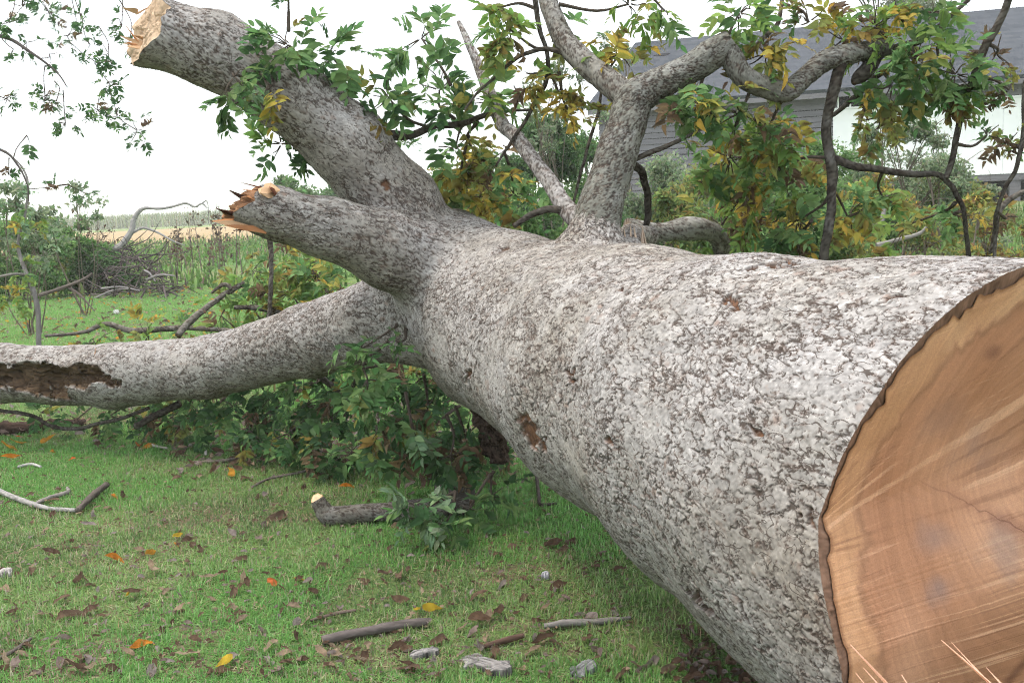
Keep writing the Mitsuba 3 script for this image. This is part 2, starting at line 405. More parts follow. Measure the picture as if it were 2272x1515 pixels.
def chain_sdf(p, c, k):
    out = None
    for a, b in zip(c[:-1], c[1:]):
        ba = b[:3] - a[:3]
        pa = p - a[:3]
        h = np.clip(pa @ ba / (ba @ ba), 0, 1)
        q = pa - h[:, None] * ba
        d = np.sqrt(np.einsum('ij,ij->i', q, q)) - (a[3] + (b[3] - a[3]) * h)
        out = d if out is None else smin(out, d, k)
    return out

# the rotten hollow: scooped out of the long limb on its near side
HOLLOW = [(P(190, 836, 6.08), 0.22, 0.068), (P(70, 838, 6.25), 0.34, 0.076), (P(-110, 842, 6.45), 0.30, 0.074), (P(130, 842, 6.22), 0.2, 0.098), (P(245, 845, 6.02), 0.11, 0.045)]
hax = unit(LIMB_C[5, :3] - LIMB_C[4, :3])
def hollow_sdf(p):
    out = None
    w = noise3(p, 0.09, 41) * 0.07 + noise3(p, 0.025, 47) * 0.016
    for c, half, r in HOLLOW:
        q = p + w - c
        al = q @ hax
        al2 = al * np.minimum(1, r / half)
        d = (np.sqrt(np.maximum(np.einsum('ij,ij->i', q, q) - al * al, 0) + al2 * al2) - r)
        out = d if out is None else np.minimum(out, d)
    return out

def body_sdf(p, hollow=True):
    p = np.asarray(p, float)
    d = chain_sdf(p, TRUNK, 0.10)
    for (nm, c, k), bl in list(zip(CHAINS, BLEND))[1:]:
        near = np.ones(len(p), bool) if bl is None else (np.linalg.norm(p - c[:, :3].mean(0), axis=1) < np.linalg.norm(c[-1, :3] - c[0, :3]) / 2 + c[:, 3].max() + 0.5)
        if near.any():
            d[near] = smin(d[near], chain_sdf(p[near], c, k), bl)
    lump = (vn(p / 0.42, 11) - 0.5) * 0.024 + (vn(p / 0.17, 12) - 0.5) * 0.014
    d = d + lump
    if hollow:
        near = (p[:, 0] < LIMB_C[3, 0] + 0.3) & (p[:, 2] < 1.0)
        if near.any():
            d[near] = np.maximum(d[near], -hollow_sdf(p[near]))
    return d

def surface_nets(f, lo, hi, h):
    """Vertices and triangles of f = 0 on a grid of step h; a coarse pass finds where to look."""
    n = (np.ceil((np.asarray(hi) - lo) / h / 4).astype(int)) * 4 + 1
    ax = [lo[k] + h * np.arange(n[k]) for k in range(3)]
    ca = [a[::4] for a in ax]
    C = np.stack(np.meshgrid(*ca, indexing='ij'), -1).reshape(-1, 3)
    cd = f(C).reshape([len(a) for a in ca])
    D = np.repeat(np.repeat(np.repeat(cd, 4, 0), 4, 1), 4, 2)[:n[0], :n[1], :n[2]].astype(np.float32)
    I = np.argwhere(np.abs(D) < 4 * h * 1.9)
    D[tuple(I.T)] = f(I * h + lo)
    S = D < 0
    cell = [slice(None, -1), slice(1, None)]
    cnt = sum(S[cell[a], cell[b], cell[c]].astype(np.int8) for a in (0, 1) for b in (0, 1) for c in (0, 1))
    act = (cnt > 0) & (cnt < 8)
    idx = np.full(act.shape, -1, np.int64); A = np.argwhere(act); idx[act] = np.arange(len(A))
    pos, num = np.zeros((len(A), 3)), np.zeros(len(A))
    for axis in range(3):
        o1, o2 = [k for k in range(3) if k != axis]
        for a in (0, 1):
            for b in (0, 1):
                p0 = A.copy(); p0[:, o1] += a; p0[:, o2] += b
                p1 = p0.copy(); p1[:, axis] += 1
                d0, d1 = D[tuple(p0.T)], D[tuple(p1.T)]
                m = (d0 < 0) != (d1 < 0)
                t = np.where(m, d0 / np.where(m, d0 - d1, 1), 0)
                q = p0.astype(float); q[:, axis] += t
                pos[m] += q[m]; num[m] += 1
    v = lo + h * pos / num[:, None]
    F = []
    for axis in range(3):
        o1, o2 = [(1, 2), (2, 0), (0, 1)][axis]
        a = [slice(None)] * 3; b = [slice(None)] * 3
        a[axis], b[axis] = slice(None, -1), slice(1, None)
        ch = S[tuple(a)] != S[tuple(b)]
        E = np.argwhere(ch)
        ok = (E[:, o1] > 0) & (E[:, o2] > 0) & (E[:, o1] < n[o1] - 1) & (E[:, o2] < n[o2] - 1)
        E = E[ok]
        ins = S[tuple(E.T)]
        def at(da, db):
            q = E.copy(); q[:, o1] -= da; q[:, o2] -= db
            return idx[tuple(q.T)]
        q = np.stack([at(1, 1), at(0, 1), at(0, 0), at(1, 0)], -1)
        q[~ins] = q[~ins][:, ::-1]
        F.append(q)
    q = np.vstack(F)
    q = q[(q >= 0).all(1)]
    return v, np.vstack([q[:, [0, 1, 2]], q[:, [0, 2, 3]]])

def refine(v, f, mark):
    """Splits the marked faces in four and closes up their neighbours."""
    e = np.sort(np.stack([f[:, [0, 1]], f[:, [1, 2]], f[:, [2, 0]]], 1).reshape(-1, 2), 1)
    u, inv = np.unique(e[:, 0] * np.int64(len(v)) + e[:, 1], return_inverse=True)
    inv = inv.reshape(-1, 3)
    split = np.zeros(len(u), bool); split[inv[mark].ravel()] = True
    many = split[inv].sum(1) >= 2
    split[inv[many].ravel()] = True
    ids = np.full(len(u), -1, np.int64); ids[split] = len(v) + np.arange(split.sum())
    ue = np.stack([u // len(v), u % len(v)], -1)[split]
    v2 = np.vstack([v, (v[ue[:, 0]] + v[ue[:, 1]]) / 2])
    m = ids[inv]; cnt = (m >= 0).sum(1)
    out = [f[cnt == 0]]
    a = cnt == 3
    F, M = f[a], m[a]
    out += [np.stack([F[:, 0], M[:, 0], M[:, 2]], 1), np.stack([M[:, 0], F[:, 1], M[:, 1]], 1), np.stack([M[:, 2], M[:, 1], F[:, 2]], 1), M]
    for k in range(3):
        a = (cnt == 1) & (m[:, k] >= 0)
        F, M = f[a], m[a]
        out += [np.stack([F[:, k], M[:, k], F[:, (k + 2) % 3]], 1), np.stack([M[:, k], F[:, (k + 1) % 3], F[:, (k + 2) % 3]], 1)]
    return v2, np.vstack(out), ue

def normals_of(v, f):
    n = np.zeros_like(v); c = np.cross(v[f[:, 1]] - v[f[:, 0]], v[f[:, 2]] - v[f[:, 0]])
    for k in range(3):
        np.add.at(n, f[:, k], c)
    return n / (np.linalg.norm(n, axis=1, keepdims=True) + 1e-20)

def newton(v, f=None, steps=2, e=0.004):
    for _ in range(steps):
        d = body_sdf(v)
        g = np.stack([body_sdf(v + np.eye(3)[k] * e) for k in range(3)], -1) - d[:, None]
        g /= e
        v = v - g * np.clip(d / (np.einsum('ij,ij->i', g, g) + 0.05), -0.03, 0.03)[:, None]
    return v

def local_axis(p):
    """Nearest chain and its direction at each point: (direction, chain number, radius)."""
    best, ax, who, rad = np.full(len(p), 1e9), np.zeros((len(p), 3)), np.zeros(len(p), int), np.zeros(len(p))
    for ci, (nm, c, k) in enumerate(CHAINS):
        for a, b in zip(c[:-1], c[1:]):
            ba = b[:3] - a[:3]; pa = p - a[:3]
            h = np.clip(pa @ ba / (ba @ ba), 0, 1)
            r = a[3] + (b[3] - a[3]) * h
            d = np.linalg.norm(pa - h[:, None] * ba, axis=1) - r
            m = d < best
            best[m], who[m], rad[m] = d[m], ci, r[m]
            ax[m] = unit(ba)
    return ax, who, rad

def bark(v, n, ax, size, amp, seed, stretch=1.7, crack=1.0, tint=None, green=0.0):
    """Flaky bark: flat plates, the one lapping over the other along a ragged edge with a dark gap under it; the shadow in the gap and the bright lip are painted into the colour. Returns (offset along the normal, colour)."""
    rng = np.random.default_rng(seed)
    off = np.zeros(len(v)); dark = np.zeros(len(v)); tone = np.zeros(len(v)); lift = np.zeros(len(v))
    k = (1 - 1 / np.broadcast_to(stretch, (len(v),)))[:, None]
    q = v - k * np.einsum('ij,ij->i', v, ax)[:, None] * ax
    open_ = 0.62 * vn(v / 0.19, seed + 5) + 0.38 * vn(v / 0.06, seed + 6)
    size = np.broadcast_to(np.asarray(size, float), (len(v),))[:, None]
    base = float(np.median(size))
    for lev, (sc, am, line, less) in enumerate(((1.0, 1.0, 0.0030, 0.0), (0.50, 0.6, 0.0023, 0.10))):
        u = q / (size * sc)                # in units of the plate size
        w = u + noise3(u, 0.50, seed + 31 * lev) * 0.75 + noise3(u, 0.17, seed + 31 * lev + 9) * 0.30 + noise3(u, 0.07, seed + 31 * lev + 4) * 0.11
        cells = np.floor(u / 0.86).astype(np.int64)
        _, first = np.unique(cells @ np.array([1, 100003, 10000600009]), return_index=True)
        sd = u[first] + rng.uniform(-0.42, 0.42, (len(first), 3))
        d, near = cKDTree(sd).query(w, k=2, workers=-1)
        me, it = near[:, 0], near[:, 1]
        gap = (d[:, 1] ** 2 - d[:, 0] ** 2) / (2 * np.linalg.norm(sd[me] - sd[it], axis=1) + 1e-6) * (size[:, 0] * sc)      # metres to the border
        rank = rng.uniform(0, 1, len(sd)); tt = rng.normal(0, 1, len(sd))
        pair = (np.minimum(me, it) * 7919 + np.maximum(me, it) * 104729) % 9973 / 9973.0
        gate = np.clip(3.2 * (0.75 * (open_ - 0.5) + 0.55 * (pair - 0.5) + 0.62 * (vn(w / 0.45, seed + 80 + lev) - 0.5) + 0.14 - less), 0, 1)
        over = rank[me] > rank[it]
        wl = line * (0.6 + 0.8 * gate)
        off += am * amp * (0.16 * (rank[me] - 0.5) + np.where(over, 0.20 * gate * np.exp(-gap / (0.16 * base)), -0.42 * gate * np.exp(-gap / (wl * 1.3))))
        dk = np.clip((1.25 * wl - gap) / (0.6 * wl), 0, 1) * np.clip(2.2 * gate, 0, 1) * np.where(over, 0.25, 1.0) * crack  # crack brown plus painted shadow, mostly on the lower flake of each border
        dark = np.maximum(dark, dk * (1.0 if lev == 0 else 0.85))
        lift = np.maximum(lift, np.where(over, gate * np.exp(-((gap - 0.003) / 0.004) ** 2), 0))  # painted highlight along the raised flake edge, lightens the colour below
        tone += (0.075 if lev == 0 else 0.06) * tt[me]
    grit = vn(v / 0.0065, seed + 3)
    off += amp * 0.16 * (grit - 0.5) + amp * 0.18 * (vn(v / 0.016, seed + 4) - 0.5)
    a, b, c = vn(v / 0.31, seed + 1), vfbm(v / 0.07, 3, seed + 2), vn(v / 0.0085, seed + 9)
    t = np.clip((a - 0.35) * 1.5 + 1.4 * (b - 0.5), 0, 1)[:, None]
    col = np.array([0.292, 0.281, 0.279]) * (1 - t) + np.array([0.235, 0.217, 0.196]) * t
    if tint is not None:
        col = col * (1 - tint[:, None]) + np.array([0.178, 0.164, 0.140]) * tint[:, None]
    col = col * (1 - green) + np.array([0.205, 0.222, 0.195]) * green
    lich = np.clip((b - 0.56) * 6, 0, 1)[:, None]
    col = col * (1 - 0.30 * lich) + np.array([0.40, 0.40, 0.41]) * 0.30 * lich
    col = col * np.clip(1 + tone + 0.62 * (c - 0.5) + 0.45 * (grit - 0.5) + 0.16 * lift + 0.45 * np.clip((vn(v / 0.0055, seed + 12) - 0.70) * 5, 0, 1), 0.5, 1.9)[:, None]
    rust = np.clip((vfbm(v / 0.04, 3, seed + 30) - 0.69) * 7, 0, 1)[:, None] * 0.5
    rust = np.maximum(rust, 0.5 * np.clip(dark[:, None] * 2.5, 0, 1) * np.clip((vn(v / 0.02, seed + 33)[:, None] - 0.5) * 5, 0, 1))
    col = col * (1 - rust) + np.array([0.21, 0.125, 0.09]) * rust
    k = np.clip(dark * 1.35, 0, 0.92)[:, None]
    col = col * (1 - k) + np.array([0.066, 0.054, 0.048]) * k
    return off, np.clip(col, 0.02, 0.75)

def clip_mesh(v, f, g, attrs):
    """Keeps g < 0; returns new (v, f, attrs, is-on-the-cut)."""
    ins = g < 0
    cnt = ins[f].sum(1)
    nv = [v]; na = [[a] for a in attrs]; out = [f[cnt == 3]]; base = len(v)
    cut = {}
    def mid(i, j):
        """New vertices on edges i-j (i inside, j outside), shared between faces."""
        nonlocal base
        kk = i.astype(np.int64) * len(v) + j
        u, first, inv = np.unique(kk, return_index=True, return_inverse=True)
        ii, jj = i[first], j[first]
        t = (g[ii] / (g[ii] - g[jj]))[:, None]
        nv.append(v[ii] * (1 - t) + v[jj] * t)
        for a, b in zip(na, attrs):
            b2 = b if b.ndim > 1 else b[:, None]
            w = b2[ii] * (1 - t) + b2[jj] * t
            a.append(w if b.ndim > 1 else w[:, 0])
        r = base + inv
        base += len(u)
        return r
    E_i, E_j, plan = [], [], []
    for k in range(3):
        m = (cnt == 1) & ins[f[:, k]]
        F = f[m]; a, b, c = F[:, k], F[:, (k + 1) % 3], F[:, (k + 2) % 3]
        plan.append((1, a, b, c)); E_i += [a, a]; E_j += [b, c]
        m = (cnt == 2) & ~ins[f[:, k]]
        F = f[m]; a, b, c = F[:, k], F[:, (k + 1) % 3], F[:, (k + 2) % 3]
        plan.append((2, a, b, c)); E_i += [b, c]; E_j += [a, a]
    ids = mid(np.concatenate(E_i), np.concatenate(E_j))
    at = 0; segs = []
    for typ, a, b, c in plan:
        m1, m2 = ids[at:at + len(a)], ids[at + len(a):at + 2 * len(a)]; at += 2 * len(a)
        if typ == 1:
            out.append(np.stack([a, m1, m2], 1)); segs.append(np.stack([m1, m2], 1))
        else:
            out += [np.stack([m1, b, c], 1), np.stack([m1, c, m2], 1)]; segs.append(np.stack([m2, m1], 1))
    v, f, attrs, segs = np.vstack(nv), np.vstack(out), [np.concatenate(a) for a in na], np.vstack(segs)
    used_v = np.zeros(len(v), bool); used_v[f.ravel()] = True
    new = np.cumsum(used_v) - 1
    return v[used_v], new[f], [a[used_v] for a in attrs], new[segs]

lo = np.min([c[:, :3].min(0) - c[:, 3].max() for _, c, _ in CHAINS], 0) - 0.12
hi = np.max([c[:, :3].max(0) + c[:, 3].max() for _, c, _ in CHAINS], 0) + 0.12
lo[0] = max(lo[0], P(-140, 830, 6.75)[0])
tv, tf = surface_nets(body_sdf, lo, hi, 0.026)
tv = newton(tv, steps=1)
for level, (far, edge) in enumerate(((9.0, 0.012), (7.0, 0.006), (4.35, 0.003))):
    nn = normals_of(tv, tf)
    c = tv[tf].mean(1); vd = CAM - c; dist = np.linalg.norm(vd, axis=1)
    fn = np.cross(tv[tf[:, 1]] - tv[tf[:, 0]], tv[tf[:, 2]] - tv[tf[:, 0]]); fn /= np.linalg.norm(fn, axis=1, keepdims=True) + 1e-20
    facing = np.einsum('ij,ij->i', fn, vd) / dist
    px, py, dd = project(c)
    seen = (px > -120) & (px < 2400) & (py > -150) & (py < 1650)
    big = dist * 1.0 / FOCAL * 2272 / 1024
    mark = (facing > (-0.25 if level == 1 else -0.08)) & (dist < far) & seen if level else seen & (facing > -0.6)
    n0 = len(tv)
    tv, tf, ue = refine(tv, tf, mark)
    if level < 2:
        tv[n0:] = newton(tv[n0:], steps=1)
tn = normals_of(tv, tf)
tax, twho, trad = local_axis(tv)
hol = np.full(len(tv), 1.0)
m = (tv[:, 0] < LIMB_C[3, 0] + 0.35) & (tv[:, 2] < 1.0)
hol[m] = hollow_sdf(tv[m])
rot_w = np.clip(1 - hol / 0.016, 0, 1) * (hol < 0.016)                 # inside or at the lip of the hollow
pxv, pyv, _ = project(tv)
limby = (twho == 1) | (twho == 2) | (twho == 3)
def soft(ci):
    d = chain_sdf(tv, CHAINS[ci][1], 0.05); d0 = chain_sdf(tv, TRUNK, 0.1)
    return np.clip((d0 - d) / 0.22 + 0.25 + 0.7 * (vn(tv / 0.1, 78) - 0.5), 0, 1) * (np.isin(twho, (0, ci)))
tint = np.clip(0.06 + 0.12 * soft(1) + 0.38 * soft(2) + 0.12 * soft(3) + 0.8 * (vn(tv / 0.2, 77) - 0.5), 0, 1)
# undersides take more of the darker brown tint than the top
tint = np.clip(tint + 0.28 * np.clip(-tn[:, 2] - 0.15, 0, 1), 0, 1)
CHAIN_AX = np.array([unit(c[-1, :3] - c[0, :3]) for _, c, _ in CHAINS])
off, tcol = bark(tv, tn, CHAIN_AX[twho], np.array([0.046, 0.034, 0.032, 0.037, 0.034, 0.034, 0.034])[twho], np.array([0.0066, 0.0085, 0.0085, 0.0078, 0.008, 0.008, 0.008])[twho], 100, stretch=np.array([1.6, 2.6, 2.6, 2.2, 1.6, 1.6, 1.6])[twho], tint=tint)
burl = (twho == 6)
tcol[burl] *= np.array([0.30, 0.23, 0.20])
off[burl] += 0.030 * (vn(tv[burl] / 0.035, 5) - 0.5) + 0.018 * (vn(tv[burl] / 0.014, 6) - 0.5)
# patches where the bark has been knocked off down to the red-brown inner bark
def scar(px, py, rx, ry, ang, deep=0.012):
    global off, tcol
    ca, sa = math.cos(ang), math.sin(ang)
    jit = noise3(tv, 0.03, 61)
    jit2 = noise3(tv, 0.011, 67)
    best = np.linalg.norm(np.stack([pxv - px, pyv - py], -1), axis=1) + np.where(np.einsum('ij,ij->i', tn, CAM - tv) > 0, 0, 1e6)
    c = tv[np.argmin(best)]
    s = np.linalg.norm(c - CAM) / FOCAL
    d = (tv - c) + jit * 0.05 + jit2 * 0.02
    x, y = d @ RT / s, -(d @ UP) / s
    q = np.sqrt(((x * ca + y * sa) / rx) ** 2 + ((-x * sa + y * ca) / ry) ** 2 + (np.linalg.norm(d, axis=1) / s / (3 * max(rx, ry))) ** 4)
    k = np.clip((1 - q) * 3.5, 0, 1)
    off = off * (1 - 0.6 * k) - deep * k
    fib = vn(np.stack([(tv @ RT) * 90, (tv @ UP) * 90, (tv @ F_) * 90], -1), 71)[:, None]
    tcol = tcol * (1 - k[:, None]) + (np.array([0.065, 0.038, 0.027]) * (1 - fib) + np.array([0.19, 0.105, 0.068]) * fib) * k[:, None]
for s_ in ((1175, 955, 22, 50, -0.5), (1200, 990, 13, 24, -0.4), (1357, 972, 9, 12, 0), (1672, 952, 13, 10, 0.3), (1462, 1095, 10, 8, 0.5), (1980, 665, 13, 9, 0.2), (1690, 592, 34, 7, -0.35), (1752, 585, 40, 8, -0.1),
           (1630, 668, 9, 22, 0.6), (1385, 645, 7, 13, 0), (1115, 555, 14, 10, 0), (862, 415, 9, 11, 0), (1040, 830, 10, 26, 0.5), (1550, 1335, 30, 12, 0.8, 0.03), (1808, 1170, 7, 30, 0), (1265, 830, 6, 22, 0.1)):
    scar(*s_)
# rotten wood in the hollow: stringy, brown, no bark
along = tv @ hax
fibre = vfbm(np.stack([along * 9, (tv @ UP) * 75, (tv @ F_) * 75], -1), 3, 51)
fibre2 = vn(np.stack([along * 25, (tv @ UP) * 240, (tv @ F_) * 240], -1), 52)
off = off * (1 - rot_w) + rot_w * (0.045 * (fibre - 0.5) + 0.006 * (fibre2 - 0.5))
rc = np.array([0.022, 0.015, 0.011]) * (1 - fibre[:, None]) + np.array([0.15, 0.103, 0.066]) * np.clip(fibre * 1.2 - 0.1 + 0.5 * (fibre2 - 0.5), 0, 1)[:, None]
tcol = tcol * (1 - rot_w[:, None]) + rc * rot_w[:, None]
tv = tv + tn * off[:, None]

# cuts: the sawn butt (a plane), the sawn-and-torn end of the upper limb, the snapped end of the lower limb
CUT_C, CUT_N = TRUNK[-2, :3], tdir
cut_x = unit(np.cross([0, 0, 1], CUT_N)); cut_x = cut_x if cut_x @ RT > 0 else -cut_x
cut_y = np.cross(CUT_N, cut_x); cut_y = cut_y if cut_y[2] > 0 else -cut_y
A_AX = unit(LIMB_A[5, :3] - LIMB_A[4, :3]); A_END = P(326, 68, 4.42)
def cut_off(h):
    """The saw wandered: how far the sawn face lies behind its mean plane, by height."""
    return np.interp(h, [-0.6, -0.4, -0.22, -0.12, 0.0, 0.07, 0.14, 0.26, 0.39, 0.5, 0.6], [-0.018, -0.020, -0.034, -0.024, 0.024, 0.058, 0.086, 0.080, 0.060, 0.054, 0.038])
B_AX = unit(LIMB_B[4, :3] - LIMB_B[3, :3]); B_END = P(545, 458, 4.155)
tv, tf, (tcol, hol, twho_f), seg_cut = clip_mesh(tv, tf, np.where(np.linalg.norm(tv - CUT_C, axis=1) < 1.2, (tv - CUT_C) @ CUT_N + cut_off((tv - CUT_C) @ cut_y), -1.0), [tcol, rot_w, twho.astype(float)])
A_TILT = unit(A_AX - 0.55 * F_ + 0.15 * UP)
def a_end(p):
    q = p - A_END
    return q @ A_TILT + 0.05 * (vn(p / 0.09, 31) - 0.5) + 0.03 * (vn(p / 0.03, 32) - 0.5)
def b_end(p):
    q = p - B_END
    up = q @ UP; across = q @ unit(np.cross(B_AX, UP))
    st = vn(np.stack([up / 0.035, across / 0.035, up * 0], -1), 35) - 0.5
    return q @ B_AX + 0.16 * st + np.where(up > 0.01, 0.03, -0.07) * np.clip(np.abs(up - 0.01) / 0.03, 0, 1)
far_a = (np.linalg.norm(tv - A_END, axis=1) > 0.55); far_b = (np.linalg.norm(tv - B_END, axis=1) > 0.33)
tv, tf, (tcol, hol, twho_f), seg_a = clip_mesh(tv, tf, np.where(far_a, -1.0, a_end(tv)), [tcol, hol, twho_f])
rim_a = tv[np.unique(seg_a)]
far_b = (np.linalg.norm(tv - B_END, axis=1) > 0.33)
tv, tf, (tcol, hol, twho_f), seg_b = clip_mesh(tv, tf, np.where(far_b, -1.0, b_end(tv)), [tcol, hol, twho_f])
rim_b = tv[np.unique(seg_b)]
print('tree triangles', len(tf))

tree = thing('fallen_tree', 'huge fallen tree with scaly grey bark and sawn butt lying across the lawn', 'tree')
nrm = normals_of(tv, tf)
fw = np.round(twho_f[tf].min(1)).astype(int)
fr = hol[tf].mean(1) > 0.5
def cut_out(mask, mat='flaky_bark'):
    f = tf[mask]; u = np.unique(f); new = np.full(len(tv), -1); new[u] = np.arange(len(u))
    path = meshkit.write_ply((tv[u], new[f]), False, None, tcol[u], normals=nrm[u])
    return {'type': 'ply', 'filename': path, 'face_normals': False, 'bsdf': {'type': 'ref', 'id': mat}}
TAX = mi.Vector3f(*map(float, unit(TRUNK[-1, :3] - TRUNK[0, :3])))
def fine_cracks(p, n, uv):
    q = mi.Vector3f(p) - 0.5 * dr.dot(mi.Vector3f(p), TAX) * TAX
    w = mikit.noise(q.x * 60, q.y * 60, q.z * 60) - 0.5
    f = mikit.noise(q.x * 44 + 1.6 * w, q.y * 44 + 1.1 * w, q.z * 44 + 7 - 1.4 * w)
    gate = mikit.noise(q.x * 24, q.y * 24, q.z * 24 + 40)
    return 0.85 * (1 - mikit.smoothstep(0.010, 0.034, dr.abs(f - 0.5))) * mikit.smoothstep(0.46, 0.56, gate)
material('flaky_bark', {'type': 'twosided', 'b': {'type': 'blendbsdf', 'weight': mikit.proc(fine_cracks), 'a': {'type': 'diffuse', 'reflectance': VC}, 'b': {'type': 'diffuse', 'reflectance': {'type': 'rgb', 'value': [0.055, 0.042, 0.036]}}}})
trunk = add('trunk', cut_out(np.isin(fw, (0, 4, 5))), tree, label='massive grey trunk with scaly bark, widest at the sawn butt')
add('broken_stub', cut_out(fw == 6), tree, label='short dark stub on the underside of the trunk')
limb_a = add('limb', cut_out(fw == 1), tree, label='thick limb rising to the upper left with a torn pale end')
limb_b = add('limb', cut_out(fw == 2), tree, label='shorter snapped limb with a splintered reddish end')
limb_c = add('limb', cut_out((fw == 3) & ~fr), tree, label='long limb lying to the left with a rotten hollow')
add('hollow', cut_out((fw == 3) & fr, 'bark'), limb_c, label='brown rotten hollow in the side of the limb')

# the sawn face: wood inside a ring of cut bark
def loop_of(seg):
    nxt = {}
    for a, b in seg:
        nxt.setdefault(int(a), int(b))
    best = []
    seen = set()
    for s in list(nxt):
        if s in seen: continue
        L, k = [], s
        while k in nxt and k not in seen:
            seen.add(k); L.append(k); k = nxt[k]
        if len(L) > len(best): best = L
    return best
eu, ec = np.unique(np.sort(np.stack([tf[:, [0, 1]], tf[:, [1, 2]], tf[:, [2, 0]]], 1).reshape(-1, 2), 1), axis=0, return_counts=True)
open_e = eu[ec == 1]
oc = tv[open_e].mean(1)
sel = open_e[(np.abs((oc - CUT_C) @ CUT_N + cut_off((oc - CUT_C) @ cut_y)) < 3e-3) & (np.linalg.norm(oc - CUT_C, axis=1) < 1.0)]
rim_pts = tv[np.unique(sel)] - CUT_C
th = np.arctan2(rim_pts @ cut_y, rim_pts @ cut_x); rr_ = np.linalg.norm(np.stack([rim_pts @ cut_x, rim_pts @ cut_y], -1), axis=1)
NA = 720
tb = np.linspace(-np.pi, np.pi, NA, endpoint=False)
o_ = np.argsort(th)
rim = np.interp(tb, np.concatenate([th[o_] - 2 * np.pi, th[o_], th[o_] + 2 * np.pi]), np.tile(rr_[o_], 3))
ker = np.ones(31) / 31
soft = np.convolve(np.concatenate([rim[-15:], rim, rim[:15]]), ker, 'valid')
thick = 0.008 + 0.05 * vn(np.stack([tb * 9, tb * 0, tb * 0], -1), 3) * vn(np.stack([tb * 30, tb * 0, tb * 0], -1), 4)
inner = np.minimum(soft - thick, rim - 0.008)
def ring_pt(t, r, h):
    return CUT_C + np.cos(t)[:, None] * r[:, None] * cut_x + np.sin(t)[:, None] * r[:, None] * cut_y + (np.asarray(h) - cut_off(np.sin(t) * r))[:, None] * CUT_N
k = np.arange(NA); k2 = (k + 1) % NA
rgb = np.random.default_rng(9)
mid_r = (rim + inner) / 2
v = np.vstack([ring_pt(tb, rim, tb * 0 - 0.001), ring_pt(tb, mid_r, -0.003 + 0.004 * vn(np.stack([tb * 75, tb * 0, tb * 0], -1), 5)), ring_pt(tb, inner - 0.006, -0.003 + 0 * tb)])
f = np.vstack([np.stack([a * NA + k, a * NA + k2, (a + 1) * NA + k2], 1) for a in (0, 1)] + [np.stack([a * NA + k, (a + 1) * NA + k2, (a + 1) * NA + k], 1) for a in (0, 1)])
cb = np.clip(np.array([0.17, 0.105, 0.075]) * (0.35 + 1.3 * np.concatenate([vn(np.stack([tb * 55, tb * 0 + q, tb * 0], -1), 6) for q in (0, 3, 6)])[:, None] + 0.15 * rgb.normal(0, 1, (3 * NA, 1))), 0.012, 0.3)
add('bark_edge', mikit.ply((v, f), 'bark', color=cb), trunk, label='thin dark ring of bark around the sawn wood')
CX, CY, CN, CC = [mi.Vector3f(*map(float, a)) for a in (cut_x, cut_y, CUT_N, CUT_C)]
def cut_coords(px, py):
    r = F_ + RT * (px - 1136) / FOCAL + UP * (757.5 - py) / FOCAL
    q = CAM + r * (((CUT_C - CAM) @ CUT_N) / (r @ CUT_N)) - CUT_C
    return float(q @ cut_x), float(q @ cut_y)
PITH = cut_coords(2330, 1080)
STAINS = [(*cut_coords(2085, 1305), 0.06, 1.0), (*cut_coords(2110, 1215), 0.07, 0.8), (*cut_coords(2235, 1225), 0.10, 0.85), (*cut_coords(2245, 1010), 0.14, 0.6), (*cut_coords(2170, 960), 0.10, 0.4)]
CR0, CR1 = cut_coords(2120, 1095), cut_coords(2290, 1185)
CR2, CR3 = cut_coords(2300, 1395), cut_coords(2215, 1500)
KN = cut_coords(2260, 795)
RAY0, RAY1 = cut_coords(1900, 1250), cut_coords(2272, 1095)
RA = math.atan2(RAY1[1] - RAY0[1], RAY1[0] - RAY0[0])
FAN, FAN2 = cut_coords(-1500, 2550), cut_coords(1800, 1275)
def seg_dist(x, y, a, b):
    dx, dy = b[0] - a[0], b[1] - a[1]
    t = dr.clip(((x - a[0]) * dx + (y - a[1]) * dy) / (dx * dx + dy * dy), 0, 1)
    return dr.sqrt(dr.square(x - a[0] - t * dx) + dr.square(y - a[1] - t * dy)), t
def wood_xy(p):
    q = mi.Vector3f(p) - CC
    return dr.dot(q, CX), dr.dot(q, CY)
def saw_marks(x, y):
    wob = mikit.fbm(x * 3, y * 3, 1.0, 2)
    a = dr.atan2(y - FAN[1], x - FAN[0]) + 0.010 * (wob - 0.5)
    r = dr.sqrt(dr.square(x - FAN[0]) + dr.square(y - FAN[1]))
    s1 = 0.55 * mikit.noise(a * 560, r * 1.6, 5.0) + 0.45 * mikit.noise(a * 1500, r * 2.2, 9.0)
    b = dr.atan2(y - FAN2[1], x - FAN2[0]) + 0.06 * (wob - 0.5)
    s2 = 0.6 * mikit.noise(b * 26, 0.0, 3.0) + 0.4 * mikit.noise(b * 70, r * 1.5, 8.0)
    k = (1 - mikit.smoothstep(0.30, 0.62, dr.abs(b - 0.28))) * mikit.smoothstep(-0.02, 0.08, x - FAN2[0])
    fade = mikit.smoothstep(0.3, 0.7, mikit.noise(x * 4.5, y * 4.5, 11.0))
    s = dr.lerp(s1, s2, 0.75 * k)
    return 0.5 + (s - 0.5) * (0.7 + 0.7 * fade), r
